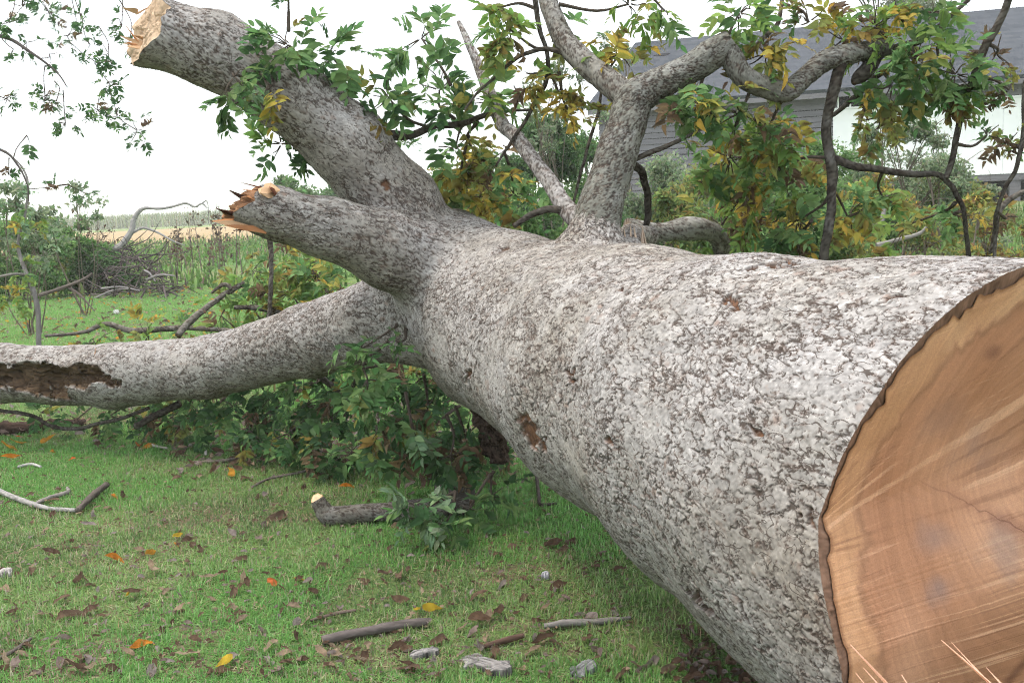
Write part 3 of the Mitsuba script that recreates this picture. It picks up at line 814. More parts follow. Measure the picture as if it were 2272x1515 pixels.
def wood_color(p, n, uv):
    x, y = wood_xy(p)
    s, r = saw_marks(x, y)
    rim_d = uv.x
    wob = mikit.fbm(x * 5, y * 5, 2.0, 3)
    q = mi.Vector3f(p)
    lo = mikit.fbm(x * 2.6 + 3, y * 2.6, 7.0, 3)
    heart = mikit.mix([0.31, 0.15, 0.082], [0.45, 0.245, 0.148], mikit.smoothstep(0.25, 0.75, lo))
    sap = mikit.mix([0.40, 0.22, 0.12], [0.53, 0.325, 0.19], mikit.smoothstep(0.3, 0.7, wob))
    edge_h = rim_d + 0.09 * (wob - 0.5) + 0.03 * (s - 0.5)
    col = mikit.mix(sap, heart, mikit.smoothstep(0.045, 0.10, edge_h))
    col = col * (1 - 0.22 * (1 - mikit.smoothstep(0.0, 0.02, dr.abs(edge_h - 0.085))))
    # saw streaks: thin pale torn fibres and darker scored lines
    col = mikit.mix(col, mi.Color3f(0.60, 0.37, 0.24), 0.55 * mikit.smoothstep(0.60, 0.84, s))
    col = mikit.mix(col, mi.Color3f(0.19, 0.085, 0.048), 0.50 * mikit.smoothstep(0.42, 0.16, s))
    dx, dy = x - PITH[0], y - PITH[1]
    rad = dr.sqrt(dx * dx + 0.8 * dy * dy) + 0.05 * (mikit.fbm(x * 4, y * 4, 4.0, 3) - 0.5)
    ring = mikit.noise(rad * 150, 0.0, 0.0)
    col = col * (0.92 + 0.16 * ring)
    for sx, sy, sr, w_ in STAINS:
        d = dr.sqrt(dr.square(x - sx) + dr.square(1.5 * (y - sy))) / sr + 1.3 * (mikit.fbm(x * 13, y * 13, 3.0, 2) - 0.5)
        col = mikit.mix(col, mi.Color3f(0.175, 0.145, 0.15), 0.48 * w_ * (1 - mikit.smoothstep(0.1, 1.3, d)))
    d, t = seg_dist(x + 0.018 * (wob - 0.5) + 0.010 * (mikit.noise(x * 45, y * 45, 6.0) - 0.5), y + 0.02 * (wob - 0.5) + 0.012 * (mikit.noise(x * 45, y * 45, 2.0) - 0.5), CR0, CR1)
    col = mikit.mix(col, mi.Color3f(0.10, 0.05, 0.035), (0.15 + 0.6 * t) * (1 - mikit.smoothstep(0.0006, 0.0030, d)))
    col = mikit.mix(col, mi.Color3f(0.20, 0.08, 0.05), 0.55 * t * (1 - mikit.smoothstep(0.0, 0.012 + 0.035 * t, d)))
    d, t = seg_dist(x + 0.02 * (wob - 0.5), y, CR2, CR3)
    col = mikit.mix(col, mi.Color3f(0.12, 0.05, 0.03), 0.7 * (1 - mikit.smoothstep(0.002, 0.035, d)))
    d = dr.sqrt(dr.square(x - KN[0]) + dr.square(1.8 * (y - KN[1])))
    col = mikit.mix(col, mi.Color3f(0.14, 0.06, 0.04), 0.6 * (1 - mikit.smoothstep(0.01, 0.05, d + 0.03 * (wob - 0.5))))
    edge = 1 - mikit.smoothstep(0.0, 0.014, rim_d + 0.006 * (wob - 0.5))
    col = mikit.mix(col, mi.Color3f(0.18, 0.085, 0.04), 0.8 * edge)
    sp = mikit.noise(x * 520, y * 520, 3.0)
    return col * (0.88 + 0.24 * sp)
def wood_relief(p, n, uv):
    x, y = wood_xy(p)
    a = dr.atan2(y - FAN[1], x - FAN[0])
    return mikit.noise(a * 1500, 0.0, 9.0)
material('sawn_wood', {'type': 'twosided', 'b': {'type': 'bumpmap', 't': mikit.proc(wood_relief, 0.0012), 'scale': 0.0010,
         'b': {'type': 'principled', 'base_color': mikit.proc(wood_color), 'roughness': 0.7, 'specular': 0.25}}})
fr_ = np.array([1.0, 0.985, 0.96, 0.93, 0.89, 0.84, 0.78, 0.72, 0.65, 0.57, 0.49, 0.41, 0.33, 0.25, 0.17, 0.09])
vv, uvs = [], []
for q_ in fr_:
    r = inner * q_
    wave = 0.004 * (vn(np.stack([np.cos(tb) * r * 6, np.sin(tb) * r * 6, tb * 0], -1), 15) - 0.5) * (1 if q_ < 1 else 0.5)
    vv.append(ring_pt(tb, r, wave + 0.001)); uvs.append(np.stack([inner * (1 - q_), tb * 0 + q_], -1))
vv.append(CUT_C[None] + (0.001 - cut_off(0.0)) * CUT_N); uvs.append(np.array([[inner.mean(), 0.0]]))
m = len(fr_)
f = np.vstack([np.stack([a * NA + k, a * NA + k2, (a + 1) * NA + k2], 1) for a in range(m - 1)] + [np.stack([a * NA + k, (a + 1) * NA + k2, (a + 1) * NA + k], 1) for a in range(m - 1)]
              + [np.stack([(m - 1) * NA + k, (m - 1) * NA + k2, k * 0 + m * NA], 1)])
cut_face = add('cut_face', mikit.ply((np.vstack(vv), f), 'sawn_wood', smooth=True, uv=np.vstack(uvs)), trunk, label='broad orange tan sawn end with saw streaks, stains and a dark crack')

# ---------------------------------------------------------------- branches of the fallen tree
rb = np.random.default_rng(21)
def px_path(rows, n=6):
    """Pixel rows (px, py, depth, radius in px) splined -> points and radii in metres."""
    s = spline(rows, n)
    return np.array([P(a, b, d) for a, b, d, _ in s]), s[:, 3] * s[:, 2] / FOCAL

def wander(p, r, amp, seed):
    q = noise3(p, 0.16, seed) * amp + noise3(p, 0.06, seed + 5) * amp * 0.4
    w = np.sin(np.linspace(0, np.pi, len(p)))[:, None] ** 0.5
    return p + q * np.minimum(1, w)

def branch(rows, around=None, step=0.008, seed=0, tint=0.4, green=0.25, size=0.03, amp=0.0045, wob=0.03, name='branch', label=None, parent=None, stretch=2.2, knots=True, shade=1.0):
    """A branch thick enough to show its bark."""
    p, r = px_path(rows, 10)
    p = wander(p, r, wob, seed)
    L = np.concatenate([[0], np.cumsum(np.linalg.norm(np.diff(p, axis=0), axis=1))])
    m = max(int(L[-1] / step), 8)
    t = np.linspace(0, L[-1], m)
    p = np.stack([np.interp(t, L, p[:, k]) for k in range(3)], -1); r = np.interp(t, L, r)
    if knots:
        r = r * (1 + 0.16 * (vn(np.stack([t / 0.11, t * 0 + seed, t * 0], -1), 6) - 0.5) * 2 * 0.7)
    around = around or max(10, int(2 * np.pi * r.mean() / step))
    v, f, ax, n = tube_rings(p, r, around)
    tn_ = np.full(len(v), tint) + 0.5 * (vn(v / 0.1, seed) - 0.5)
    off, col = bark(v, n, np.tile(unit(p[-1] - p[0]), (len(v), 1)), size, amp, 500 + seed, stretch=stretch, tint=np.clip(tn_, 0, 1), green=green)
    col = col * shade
    v = v + n * (off * np.clip(np.repeat(r, around) / 0.03, 0.25, 1))[:, None]
    a = len(v); j = np.arange(around)
    v = np.vstack([v, p[0], p[-1]]); col = np.vstack([col, [0.3, 0.2, 0.13], [0.3, 0.2, 0.13]])
    f = np.vstack([f, np.stack([(j + 1) % around, j, j * 0 + a], 1), np.stack([a - around + j, a - around + (j + 1) % around, j * 0 + a + 1], 1)])
    return add(name, mikit.ply((v, f), 'bark', smooth=True, color=col), parent or tree, label=label)

up_branch = branch([(1312, 575, 4.02, 58), (1325, 485, 4.05, 52), (1352, 400, 4.08, 46), (1388, 290, 4.12, 43), (1404, 225, 4.14, 44), (1450, 192, 4.13, 36), (1520, 160, 4.1, 33), (1585, 118, 4.07, 34), (1622, 88, 4.05, 22)],
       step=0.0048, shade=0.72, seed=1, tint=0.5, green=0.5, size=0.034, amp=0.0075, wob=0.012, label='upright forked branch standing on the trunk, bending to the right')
branch([(1400, 225, 4.15, 30), (1372, 200, 4.17, 30), (1310, 150, 4.24, 27), (1255, 92, 4.32, 24), (1222, 20, 4.4, 21), (1198, -70, 4.5, 19)], step=0.0055, shade=0.85, seed=2, tint=0.35, green=0.2, size=0.028, amp=0.005, wob=0.012, label='paler left arm of the upright branch')
branch([(1600, 105, 4.07, 24), (1622, 125, 4.06, 26), (1650, 168, 4.06, 25), (1700, 195, 4.08, 24), (1745, 203, 4.1, 24), (1785, 172, 4.13, 22), (1830, 135, 4.15, 23), (1890, 120, 4.18, 22), (1945, 108, 4.2, 21), (1975, 108, 4.22, 15)],
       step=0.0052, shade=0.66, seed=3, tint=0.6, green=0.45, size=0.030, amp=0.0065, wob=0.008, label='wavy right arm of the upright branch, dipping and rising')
branch([(1300, 505, 4.06, 26), (1255, 460, 4.15, 21), (1205, 385, 4.3, 18), (1150, 310, 4.45, 16), (1115, 275, 4.55, 15), (1085, 205, 4.7, 14), (1050, 120, 4.85, 10), (1018, 50, 5.0, 5)], step=0.006, seed=4, tint=0.1, green=0.0, size=0.026, amp=0.0035, wob=0.012, label='thin pale branch leaning left from the foot of the upright branch')
branch([(1390, 505, 4.75, 22), (1460, 516, 4.8, 22), (1520, 508, 4.85, 26), (1570, 512, 4.9, 22), (1597, 535, 4.95, 19), (1600, 580, 5.0, 16)], step=0.006, seed=5, tint=0.5, green=0.3, size=0.035, amp=0.005, wob=0.004, label='bent grey limb piece just behind the trunk')
DARKC = (0.075, 0.062, 0.052)
def dark_branch(rows, seed, tint=0.9, name='branch', wob=0.03, step=0.009, label=None):
    rows = [(a, b, c, r * 0.86) for a, b, c, r in rows]
    return branch(rows, step=step, seed=seed, tint=tint, green=0.0, size=0.02, amp=0.0022, wob=wob, name=name, label=label)
def darken_last(k, fac):
    """The small branches have smooth dark bark of their own."""
    path = scene[k]['filename']
    v, f, n, uv, c = meshkit.WRITTEN[path]
    scene[k] = {**mikit.ply((v, f), 'bark', smooth=True, color=np.asarray(c) * fac)}
for rows, sd, fac in (
    ([(1868, 140, 4.16, 15), (1848, 200, 4.18, 14), (1835, 265, 4.2, 13), (1846, 350, 4.22, 14), (1842, 450, 4.24, 12), (1826, 600, 4.3, 12)], 10, 0.42),
    ([(1848, 352, 4.22, 11), (1900, 372, 4.2, 10), (1960, 378, 4.2, 9), (2040, 385, 4.22, 9), (2098, 396, 4.24, 8), (2130, 470, 4.3, 7), (2150, 560, 4.4, 6), (2160, 640, 4.45, 6)], 11, 0.40),
    ([(2098, 396, 4.24, 7), (2118, 330, 4.2, 8), (2132, 250, 4.16, 8), (2152, 190, 4.12, 9), (2178, 110, 4.08, 10), (2215, 55, 4.05, 10), (2245, -20, 4.0, 10), (2262, -90, 4.0, 9)], 12, 0.45),
    ([(1972, 112, 4.22, 10), (2020, 98, 4.2, 9), (2065, 70, 4.17, 8), (2115, 32, 4.14, 6), (2160, -10, 4.1, 4)], 13, 0.55),
    ([(1950, 118, 4.22, 16), (1930, 150, 4.2, 19), (1908, 172, 4.19, 17), (1895, 185, 4.19, 7)], 14, 0.35),
    ([(1985, 135, 4.25, 8), (1950, 165, 4.27, 8), (1905, 205, 4.3, 7), (1862, 248, 4.35, 6), (1840, 262, 4.36, 4)], 15, 0.45),
    ([(1405, 355, 4.12, 8), (1450, 332, 4.1, 7), (1510, 310, 4.08, 5), (1560, 285, 4.06, 3)], 16, 0.42),
    ([(1395, 360, 4.2, 11), (1425, 385, 4.3, 10), (1438, 430, 4.4, 10), (1432, 490, 4.5, 9), (1428, 540, 4.55, 9)], 17, 0.36),
    ([(1275, 470, 4.1, 10), (1225, 466, 4.15, 9), (1180, 475, 4.2, 8), (1140, 502, 4.2, 6)], 18, 0.4),
    ([(870, 303, 4.75, 12), (925, 300, 4.72, 11), (975, 283, 4.7, 10), (1040, 270, 4.7, 8), (1110, 250, 4.75, 5), (1190, 245, 4.8, 3)], 19, 0.45),
    ([(1252, 118, 4.3, 8), (1200, 108, 4.3, 6), (1150, 122, 4.32, 5), (1090, 175, 4.36, 4), (1030, 245, 4.4, 3)], 20, 0.5),
    ([(1180, -30, 4.3, 7), (1192, 40, 4.32, 7), (1212, 110, 4.35, 6), (1205, 170, 4.36, 6), (1180, 240, 4.38, 5), (1130, 320, 4.42, 4), (1100, 370, 4.45, 3)], 21, 0.42),
    ([(1740, -20, 4.3, 5), (1725, 40, 4.25, 6), (1690, 85, 4.2, 7), (1665, 122, 4.14, 8)], 22, 0.7),
    ([(1348, 105, 4.6, 4), (1335, 200, 4.6, 4), (1310, 300, 4.58, 4), (1285, 400, 4.55, 4), (1270, 470, 4.5, 3)], 23, 0.5),
    ([(2275, 180, 4.1, 6), (2262, 350, 4.15, 6), (2215, 450, 4.2, 5), (2205, 520, 4.3, 5), (2208, 590, 4.3, 4)], 24, 0.45),
    ([(2272, 425, 4.5, 7), (2235, 450, 4.5, 8), (2210, 490, 4.5, 8), (2200, 560, 4.55, 7)], 25, 0.6),
    # behind and under the long limb
    ([(540, 628, 7.2, 7), (495, 655, 7.1, 7), (455, 685, 7.0, 8), (420, 715, 6.9, 9), (395, 745, 6.8, 8)], 30, 0.75),
    ([(100, 745, 7.3, 4), (180, 738, 7.3, 5), (240, 720, 7.3, 7), (285, 735, 7.3, 8), (350, 732, 7.2, 8), (430, 728, 7.1, 7), (520, 735, 7.0, 6)], 31, 0.75),
    ([(470, 650, 7.1, 3), (500, 628, 7.1, 5), (515, 640, 7.1, 5)], 32, 0.7),
    ([(520, 682, 7.0, 5), (560, 680, 7.0, 7), (595, 684, 7.0, 7), (640, 700, 7.0, 5)], 33, 0.6),
    ([(598, 530, 6.6, 7), (602, 575, 6.6, 7), (600, 640, 6.6, 6), (596, 720, 6.6, 6)], 34, 0.5),
    ([(690, 812, 5.7, 9), (730, 850, 5.6, 8), (770, 890, 5.5, 7), (840, 960, 5.4, 6)], 35, 0.4),
    ([(330, 905, 6.1, 5), (240, 935, 6.2, 5), (150, 950, 6.4, 5), (40, 915, 6.5, 5), (-60, 905, 6.6, 5)], 36, 0.4),
    ([(400, 895, 6.1, 9), (345, 920, 6.1, 10), (300, 945, 6.15, 8)], 37, 0.35),
):
    k_ = dark_branch(rows, sd)
    darken_last(k_, fac)

# the torn end of the upper limb and the snapped end of the lower one
def end_face(rim_v, name, parent, col_a, col_b, depth, axis, centre, fib, seed, label):
    x, y, z = frame(axis)
    q = rim_v - rim_v.mean(0); o = rim_v.mean(0)
    th = np.arctan2(q @ y, q @ x); rr = np.hypot(q @ x, q @ y); zz = q @ z
    n = 160
    t = np.linspace(-np.pi, np.pi, n, endpoint=False)
    o_ = np.argsort(th)
    R = np.interp(t, np.r_[th[o_] - 2 * np.pi, th[o_], th[o_] + 2 * np.pi], np.tile(rr[o_], 3))
    Z = np.interp(t, np.r_[th[o_] - 2 * np.pi, th[o_], th[o_] + 2 * np.pi], np.tile(zz[o_], 3))
    rngl = np.random.default_rng(seed)
    rings = np.linspace(1, 0, 34)
    V = []
    for a in rings:
        rad = R * a * 0.985
        xx, yy = rad * np.cos(t), rad * np.sin(t)
        base = Z * a + depth(xx, yy) * np.clip((1 - a) * 6, 0, 1)
        V.append(o + xx[:, None] * x + yy[:, None] * y + base[:, None] * z)
    V = np.array(V); m = len(rings)
    flat = V.reshape(-1, 3)
    k = np.arange(n); k2 = (k + 1) % n
    f = np.vstack([np.stack([a * n + k, a * n + k2, (a + 1) * n + k2], 1) for a in range(m - 1)] + [np.stack([a * n + k, (a + 1) * n + k2, (a + 1) * n + k], 1) for a in range(m - 1)])
    q = flat - o
    nz = vfbm(np.stack([(q @ x) / fib, (q @ y) / fib, (q @ z) * 3], -1), 3, seed)[:, None]
    n2 = vn(np.stack([(q @ x) / (fib * 0.25), (q @ y) / (fib * 0.25), (q @ z) * 8], -1), seed + 1)[:, None]
    c = np.array(col_a) * (1 - nz) + np.array(col_b) * nz
    return add(name, mikit.ply((flat, f), 'plain', smooth=False, color=np.clip(c * (0.72 + 0.56 * n2), 0.01, 0.8)), parent, label=label), o, (x, y, z), R

def a_depth(x, y):
    st = np.floor(vn(np.stack([x / 0.06, y / 0.05, x * 0], -1), 3) * 4) / 4
    return 0.028 * (st - 0.4) + 0.010 * (vn(np.stack([x / 0.012, y / 0.012, x * 0], -1), 4) - 0.5)
end_face(rim_a, 'torn_end', limb_a, (0.33, 0.235, 0.16), (0.53, 0.415, 0.305), a_depth, A_AX, A_END, 0.03, 61, 'pale torn wood at the end of the upper limb')
def b_depth(x, y):
    st = np.floor(vn(np.stack([x / 0.03, y / 0.045, x * 0], -1), 13) * 5) / 5
    return 0.14 * (st - 0.55) + 0.03 * (vn(np.stack([x / 0.009, y / 0.009, x * 0], -1), 14) - 0.5)
_, bo, (bxx, byy, bzz), bR = end_face(rim_b, 'snapped_end', limb_b, (0.10, 0.05, 0.035), (0.40, 0.22, 0.12), b_depth, B_AX, B_END, 0.016, 63, 'reddish brown splintered wood at the end of the lower limb')

def shard(base, direction, length, w0, w1, th, color, rng, bend=0.0, tip=0.15, n=5):
    """A torn splinter: a flat tapering sliver with a ragged outline."""
    d = unit(direction); x, y, _ = frame(d, rng.normal(0, 1, 3))
    V = []
    for i in range(n):
        t = i / (n - 1)
        w = (w0 * (1 - t) + w1 * t) * (1 + 0.25 * rng.uniform(-1, 1)) * (tip if i == n - 1 else 1)
        h = th * (1 - 0.8 * t)
        c = base + d * length * t + y * bend * length * t * t
        V += [c - x * w - y * h * 0.3, c + x * w * rng.uniform(0.7, 1.1) - y * h * 0.2, c + x * w * 0.5 + y * h, c - x * w * 0.6 + y * h * rng.uniform(0.6, 1)]
    f = []
    for i in range(n - 1):
        for k in range(4):
            a, b = 4 * i + k, 4 * i + (k + 1) % 4
            f += [[a, b, b + 4], [a, b + 4, a + 4]]
    e = 4 * (n - 1)
    f += [[e, e + 1, e + 2], [e, e + 2, e + 3], [0, 2, 1], [0, 3, 2]]
    c = np.array(color) * (1 + 0.16 * rng.uniform(-1, 1, (len(V), 1)))
    return np.array(V), np.array(f), np.clip(c, 0.01, 0.8)
ORANGE, PALE, DARKW, REDW = (0.33, 0.155, 0.075), (0.47, 0.31, 0.19), (0.055, 0.027, 0.02), (0.15, 0.062, 0.038)
for (x0, y0), (x1, y1), w0, w1, th, c, dz in (
    ((600, 425), (575, 432), 22, 14, 14, PALE, -0.03), ((590, 440), (545, 438), 14, 5, 9, ORANGE, -0.02), ((585, 428), (540, 418), 9, 2, 4, ORANGE, -0.015), ((590, 420), (533, 404), 3, 0.6, 2, REDW, 0.0),
    ((570, 455), (510, 424), 10, 3, 7, DARKW, 0.0), ((560, 460), (530, 446), 8, 2, 5, REDW, 0.02), ((575, 462), (520, 456), 5, 1, 4, DARKW, 0.0), ((600, 445), (555, 470), 24, 10, 12, DARKW, 0.03),
    ((560, 488), (480, 470), 9, 6, 8, DARKW, 0.0), ((565, 492), (472, 486), 11, 7, 9, ORANGE, -0.03), ((560, 500), (474, 492), 9, 5, 6, PALE, -0.05), ((560, 478), (490, 466), 8, 4, 6, REDW, 0.02), ((575, 508), (498, 500), 9, 3, 6, ORANGE, -0.04),
    ((565, 480), (540, 462), 12, 4, 9, DARKW, 0.03), ((585, 505), (520, 508), 10, 4, 8, REDW, 0.0), ((610, 430), (602, 418), 16, 8, 10, REDW, -0.01)):
    a, b = P(x0, y0, 4.17 + dz), P(x1, y1, 4.08 + dz)
    s_ = 4.15 / FOCAL
    add('splinter', MB().add(*shard(a - unit(b - a) * 0.03, b - a, np.linalg.norm(b - a) + 0.03, w0 * s_ * 1.1, w1 * s_ * 1.1, th * s_ * 0.9, c, rb, bend=rb.uniform(-0.08, 0.08))).ply('plain'), limb_b)
for k in range(9):
    a = P(rb.uniform(300, 340), rb.uniform(20, 130), 4.4)
    add('splinter', MB().add(*shard(a, A_AX + 0.3 * rb.normal(0, 1, 3), rb.uniform(0.05, 0.1), 0.012, 0.003, 0.006, PALE if k % 3 else ORANGE, rb)).ply('plain'), limb_a)
for k in range(8):
    a = P(1385 + 7 * k, 556 + rb.uniform(-4, 6), 4.12)
    add('splinter', MB().add(*shard(a, np.array([rb.normal(0, 0.25), 0.1, 1.0]), rb.uniform(0.06, 0.12), 0.009, 0.003, 0.006, (0.42, 0.33, 0.26), rb)).ply('plain'), trunk)
# a thin orange flake caught on the long limb
add('bark_flake', MB().add(*shard(P(209, 792, 6.07), UP * 1 + 0.15 * RT, 0.055, 0.012, 0.009, 0.006, (0.42, 0.22, 0.11), rb)).ply('plain'), limb_c, label='small orange bark flake stuck on top of the limb')

# ---------------------------------------------------------------- leaves
def leaflet(rng, L, W, curve, fold, droop, seg=4):
    """One leaflet along +z in the x-z plane, folded on its midrib and bent: (v, f)."""
    t = np.linspace(0, 1, seg + 1)
    w = W * np.sin(np.pi * np.clip(t * 0.96 + 0.03, 0, 1) ** 0.85)
    mid = np.stack([curve * L * t ** 2, -droop * L * t ** 2, L * t], -1)
    lft = mid + np.stack([-w, fold * w, 0 * w], -1); rgt = mid + np.stack([w, fold * w, 0 * w], -1)
    v = np.vstack([mid[:1], np.stack([lft[1:-1], mid[1:-1], rgt[1:-1]], 1).reshape(-1, 3), mid[-1:]])
    f = [[0, 2, 1], [0, 3, 2]]
    for i in range(seg - 2):
        a = 1 + 3 * i
        f += [[a, a + 1, a + 4], [a, a + 4, a + 3], [a + 1, a + 2, a + 5], [a + 1, a + 5, a + 4]]
    a = 1 + 3 * (seg - 2); e = len(v) - 1
    f += [[a, a + 1, e], [a + 1, a + 2, e]]
    return v, np.array(f)

PAL = {'green': ([[0.125, 0.22, 0.085], [0.09, 0.17, 0.065], [0.16, 0.25, 0.105]], [3, 3, 2]),
       'pale': ([[0.19, 0.28, 0.17], [0.155, 0.245, 0.14], [0.13, 0.22, 0.11]], [3, 3, 2]),
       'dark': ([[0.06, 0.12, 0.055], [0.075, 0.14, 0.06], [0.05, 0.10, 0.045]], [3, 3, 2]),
       'lime': ([[0.19, 0.28, 0.075], [0.145, 0.24, 0.07], [0.24, 0.28, 0.07]], [3, 3, 1]),
       'yellow': ([[0.40, 0.29, 0.06], [0.33, 0.26, 0.06], [0.26, 0.26, 0.065]], [3, 3, 3]),
       'mottle': ([[0.22, 0.23, 0.07], [0.25, 0.20, 0.065], [0.16, 0.20, 0.065]], [3, 2, 3]),
       'brown': ([[0.13, 0.095, 0.06], [0.18, 0.13, 0.08], [0.10, 0.072, 0.05]], [3, 2, 2])}
def compound(rng, pal, nl, L=0.30, ll=0.125, dry=False):
    """A pinnate leaf along +z: a thin stalk with pairs of leaflets and one at the tip."""
    mb = MB()
    pts = [[0, 0, 0], [0, -0.006, L * 0.4], [0.01 * rng.normal(), -0.05 * L - rng.uniform(0, 0.14) * L, L]]
    sp = spline(pts, 8)
    tube(mb, sp[::4], np.linspace(0.0016, 0.0007, len(sp[::4])), 3, 1, (0.14, 0.16, 0.06), caps=False)
    pairs = (nl - 1) // 2
    for i in range(pairs + 1):
        for sg in ((-1, 1) if i < pairs else (0,)):
            if rng.uniform() < 0.08: continue
            t = 0.24 + 0.72 * i / pairs
            o = sp[min(int(t * (len(sp) - 1)), len(sp) - 1)]
            ang = sg * (rng.uniform(0.75, 1.15) - 0.25 * t)
            l = ll * (0.72 + 0.5 * math.sin(math.pi * min(t + 0.05, 1))) * rng.uniform(0.85, 1.15)
            v, f = leaflet(rng, l, l * rng.uniform(0.19, 0.27), sg * rng.uniform(0.0, 0.22), rng.uniform(0.05, 0.35) if not dry else rng.uniform(0.4, 1.1), rng.uniform(0.1, 0.75) if not dry else rng.uniform(0.3, 0.9))
            tw = rng.normal(0, 0.35 if not dry else 0.8); c_, s_ = math.cos(tw), math.sin(tw)
            v = v @ np.array([[c_, s_, 0], [-s_, c_, 0], [0, 0, 1]])
            dn = rng.uniform(0.1, 0.7)
            ca, sa = math.cos(ang), math.sin(ang)
            v = v @ np.array([[1, 0, 0], [0, math.cos(dn), math.sin(dn)], [0, -math.sin(dn), math.cos(dn)]]).T @ np.eye(3)
            v = np.stack([v[:, 0] * ca + v[:, 2] * sa, v[:, 1], -v[:, 0] * sa + v[:, 2] * ca], -1) + o
            base = pick(rng, 1, *PAL[pal], jitter=0.16)[0] * 1.18
            col = base * (1 + 0.12 * rng.normal(0, 1, (len(v), 1)))
            if pal in ('yellow', 'mottle') and rng.uniform() < 0.5:
                col[rng.integers(0, len(v), 3)] = [0.10, 0.06, 0.03]
            mb.add(v, f, np.clip(col, 0.01, 0.7))
    return mb.arrays()
rl = np.random.default_rng(77)
LEAVES = {}
for pal in PAL:
    LEAVES[pal] = []
    for k in range(4):
        v, f, c = compound(rl, pal, (9, 11, 11, 7)[k], dry=(pal == 'brown'))
        LEAVES[pal].append((v, f, c, mikit.ply((v, f), 'leaf', smooth=True, color=c)))
placed = []
def put_leaf(store, pal, o, d, up, s):
    z = unit(d); x = unit(np.cross(up, z) + 1e-6); y = np.cross(z, x)
    m = np.eye(4); m[:3, 0], m[:3, 1], m[:3, 2], m[:3, 3] = x * s, y * s, z * s, o
    store.append((pal, int(rl.integers(4)), m, s / max((np.asarray(o) - CAM) @ F_, 0.5)))
def cluster(px, py, d, rad, n, mixp, s=1.0, anchor=None, droop=0.45, store=placed, parent=None, deep=1.0, twigs=True, tw=2.6, tip=None):
    if n > 1:
        n, s, rad = int(n * 1.45 + 0.5), s * 0.66, rad * 1.12
    """A spray of compound leaves round a twig: mixp maps palette to weight; anchor is where the twig joins its branch."""
    c = P(px, py, d); r = rad * d / FOCAL
    mb = MB()
    tips = [c]
    if anchor is not None:
        a = P(*anchor)
        mid = (a + c) / 2 + rl.normal(0, 0.12, 3) * np.linalg.norm(c - a)
        tube(mb, [a, mid, c], [0.009 * tw / 2.6, 0.006 * tw / 2.6, 0.004], 6, 5, DARKC, 0.1, rl)
    names = list(mixp); wts = np.array([mixp[k] for k in names], float); wts /= wts.sum()
    for i in range(n):
        q = rl.normal(0, 1, 3); q /= np.linalg.norm(q); q *= r * rl.uniform(0.15, 1.0) ** 0.7
        q += F_ * (q @ F_) * (deep - 1)
        o = c + q * 0.62
        radial = unit(q)
        dd = unit(0.75 * radial + 0.5 * rl.normal(0, 1, 3) + np.array([0, 0, -droop]))
        put_leaf(store, names[rl.choice(len(names), p=wts)], o, dd, unit(np.array([0, 0, 1.0]) + 0.5 * rl.normal(0, 1, 3) - 0.3 * F_), s * rl.uniform(0.72, 1.15))
        if twigs and i % 2 == 0:
            b = c + q * 0.1
            tube(mb, [b, (b + o) / 2 + rl.normal(0, 0.1, 3) * r * 0.3, o], [0.0035, 0.0025, 0.0018], 4, 3, DARKC, 0.1, rl, caps=False)
    if mb.n:
        add('twig', mb.ply('mat_twig'), parent or tree)
GR, MX, YL = {'green': 4, 'lime': 1, 'dark': 1}, {'green': 3, 'lime': 2, 'mottle': 2, 'yellow': 1}, {'yellow': 4, 'mottle': 3, 'lime': 1, 'brown': 1}
HG = {'green': 3, 'mottle': 3, 'yellow': 1.5, 'brown': 1, 'lime': 3}
# on the upper limb
cluster(640, 100, 4.35, 105, 17, {'green': 5, 'dark': 2, 'mottle': 0.6}, 0.72, (690, 190, 4.5))
cluster(735, 125, 4.5, 80, 10, {'green': 3, 'dark': 3, 'mottle': 1}, 0.7, (700, 200, 4.55))
cluster(520, 170, 4.18, 75, 6, {'green': 3, 'pale': 2}, 0.6, (560, 180, 4.35), droop=0.7)
cluster(510, 235, 4.2, 45, 5, {'green': 2, 'dark': 3}, 0.62, (540, 205, 4.3), droop=1.2)
cluster(590, 215, 4.25, 40, 3, {'green': 3, 'yellow': 2}, 0.6, (600, 190, 4.35), droop=1.3)
cluster(600, 236, 4.22, 14, 1, {'yellow': 1}, 0.55, droop=1.8, twigs=False)
cluster(625, 320, 4.75, 70, 9, {'green': 3, 'dark': 2, 'lime': 1}, 0.6, (700, 290, 4.65), droop=0.4)
cluster(690, 345, 4.8, 45, 5, {'green': 3, 'dark': 2}, 0.6, (730, 320, 4.68), droop=0.8)
cluster(640, 0, 4.4, 30, 2, {'dark': 1, 'green': 1}, 0.5, (640, 70, 4.4))
# between the limbs, against the sky
cluster(935, 85, 4.7, 85, 9, {'green': 4, 'pale': 1}, 0.72, (1000, 190, 4.6))
cluster(860, 215, 4.6, 80, 10, {'dark': 3, 'green': 3, 'mottle': 1}, 0.8, (960, 285, 4.7))
cluster(975, 200, 4.62, 85, 10, {'green': 3, 'mottle': 2, 'dark': 1}, 0.8, (1010, 265, 4.7))
cluster(860, 290, 4.75, 55, 6, {'dark': 3, 'green': 2}, 0.75, (930, 295, 4.7))
cluster(1130, 65, 4.3, 70, 8, {'green': 2, 'lime': 2, 'mottle': 1}, 0.72, (1205, 110, 4.33))
cluster(1100, 20, 4.3, 50, 5, {'lime': 2, 'mottle': 2, 'green': 1}, 0.7, (1190, 20, 4.32))
cluster(1175, 165, 4.34, 50, 6, YL, 0.66, (1208, 150, 4.36))
cluster(1265, 245, 4.4, 62, 7, {'yellow': 5, 'mottle': 2}, 0.66, (1240, 160, 4.4), droop=0.5)
cluster(1240, 205, 4.4, 40, 4, {'mottle': 2, 'lime': 1, 'yellow': 1}, 0.6, (1215, 150, 4.38))
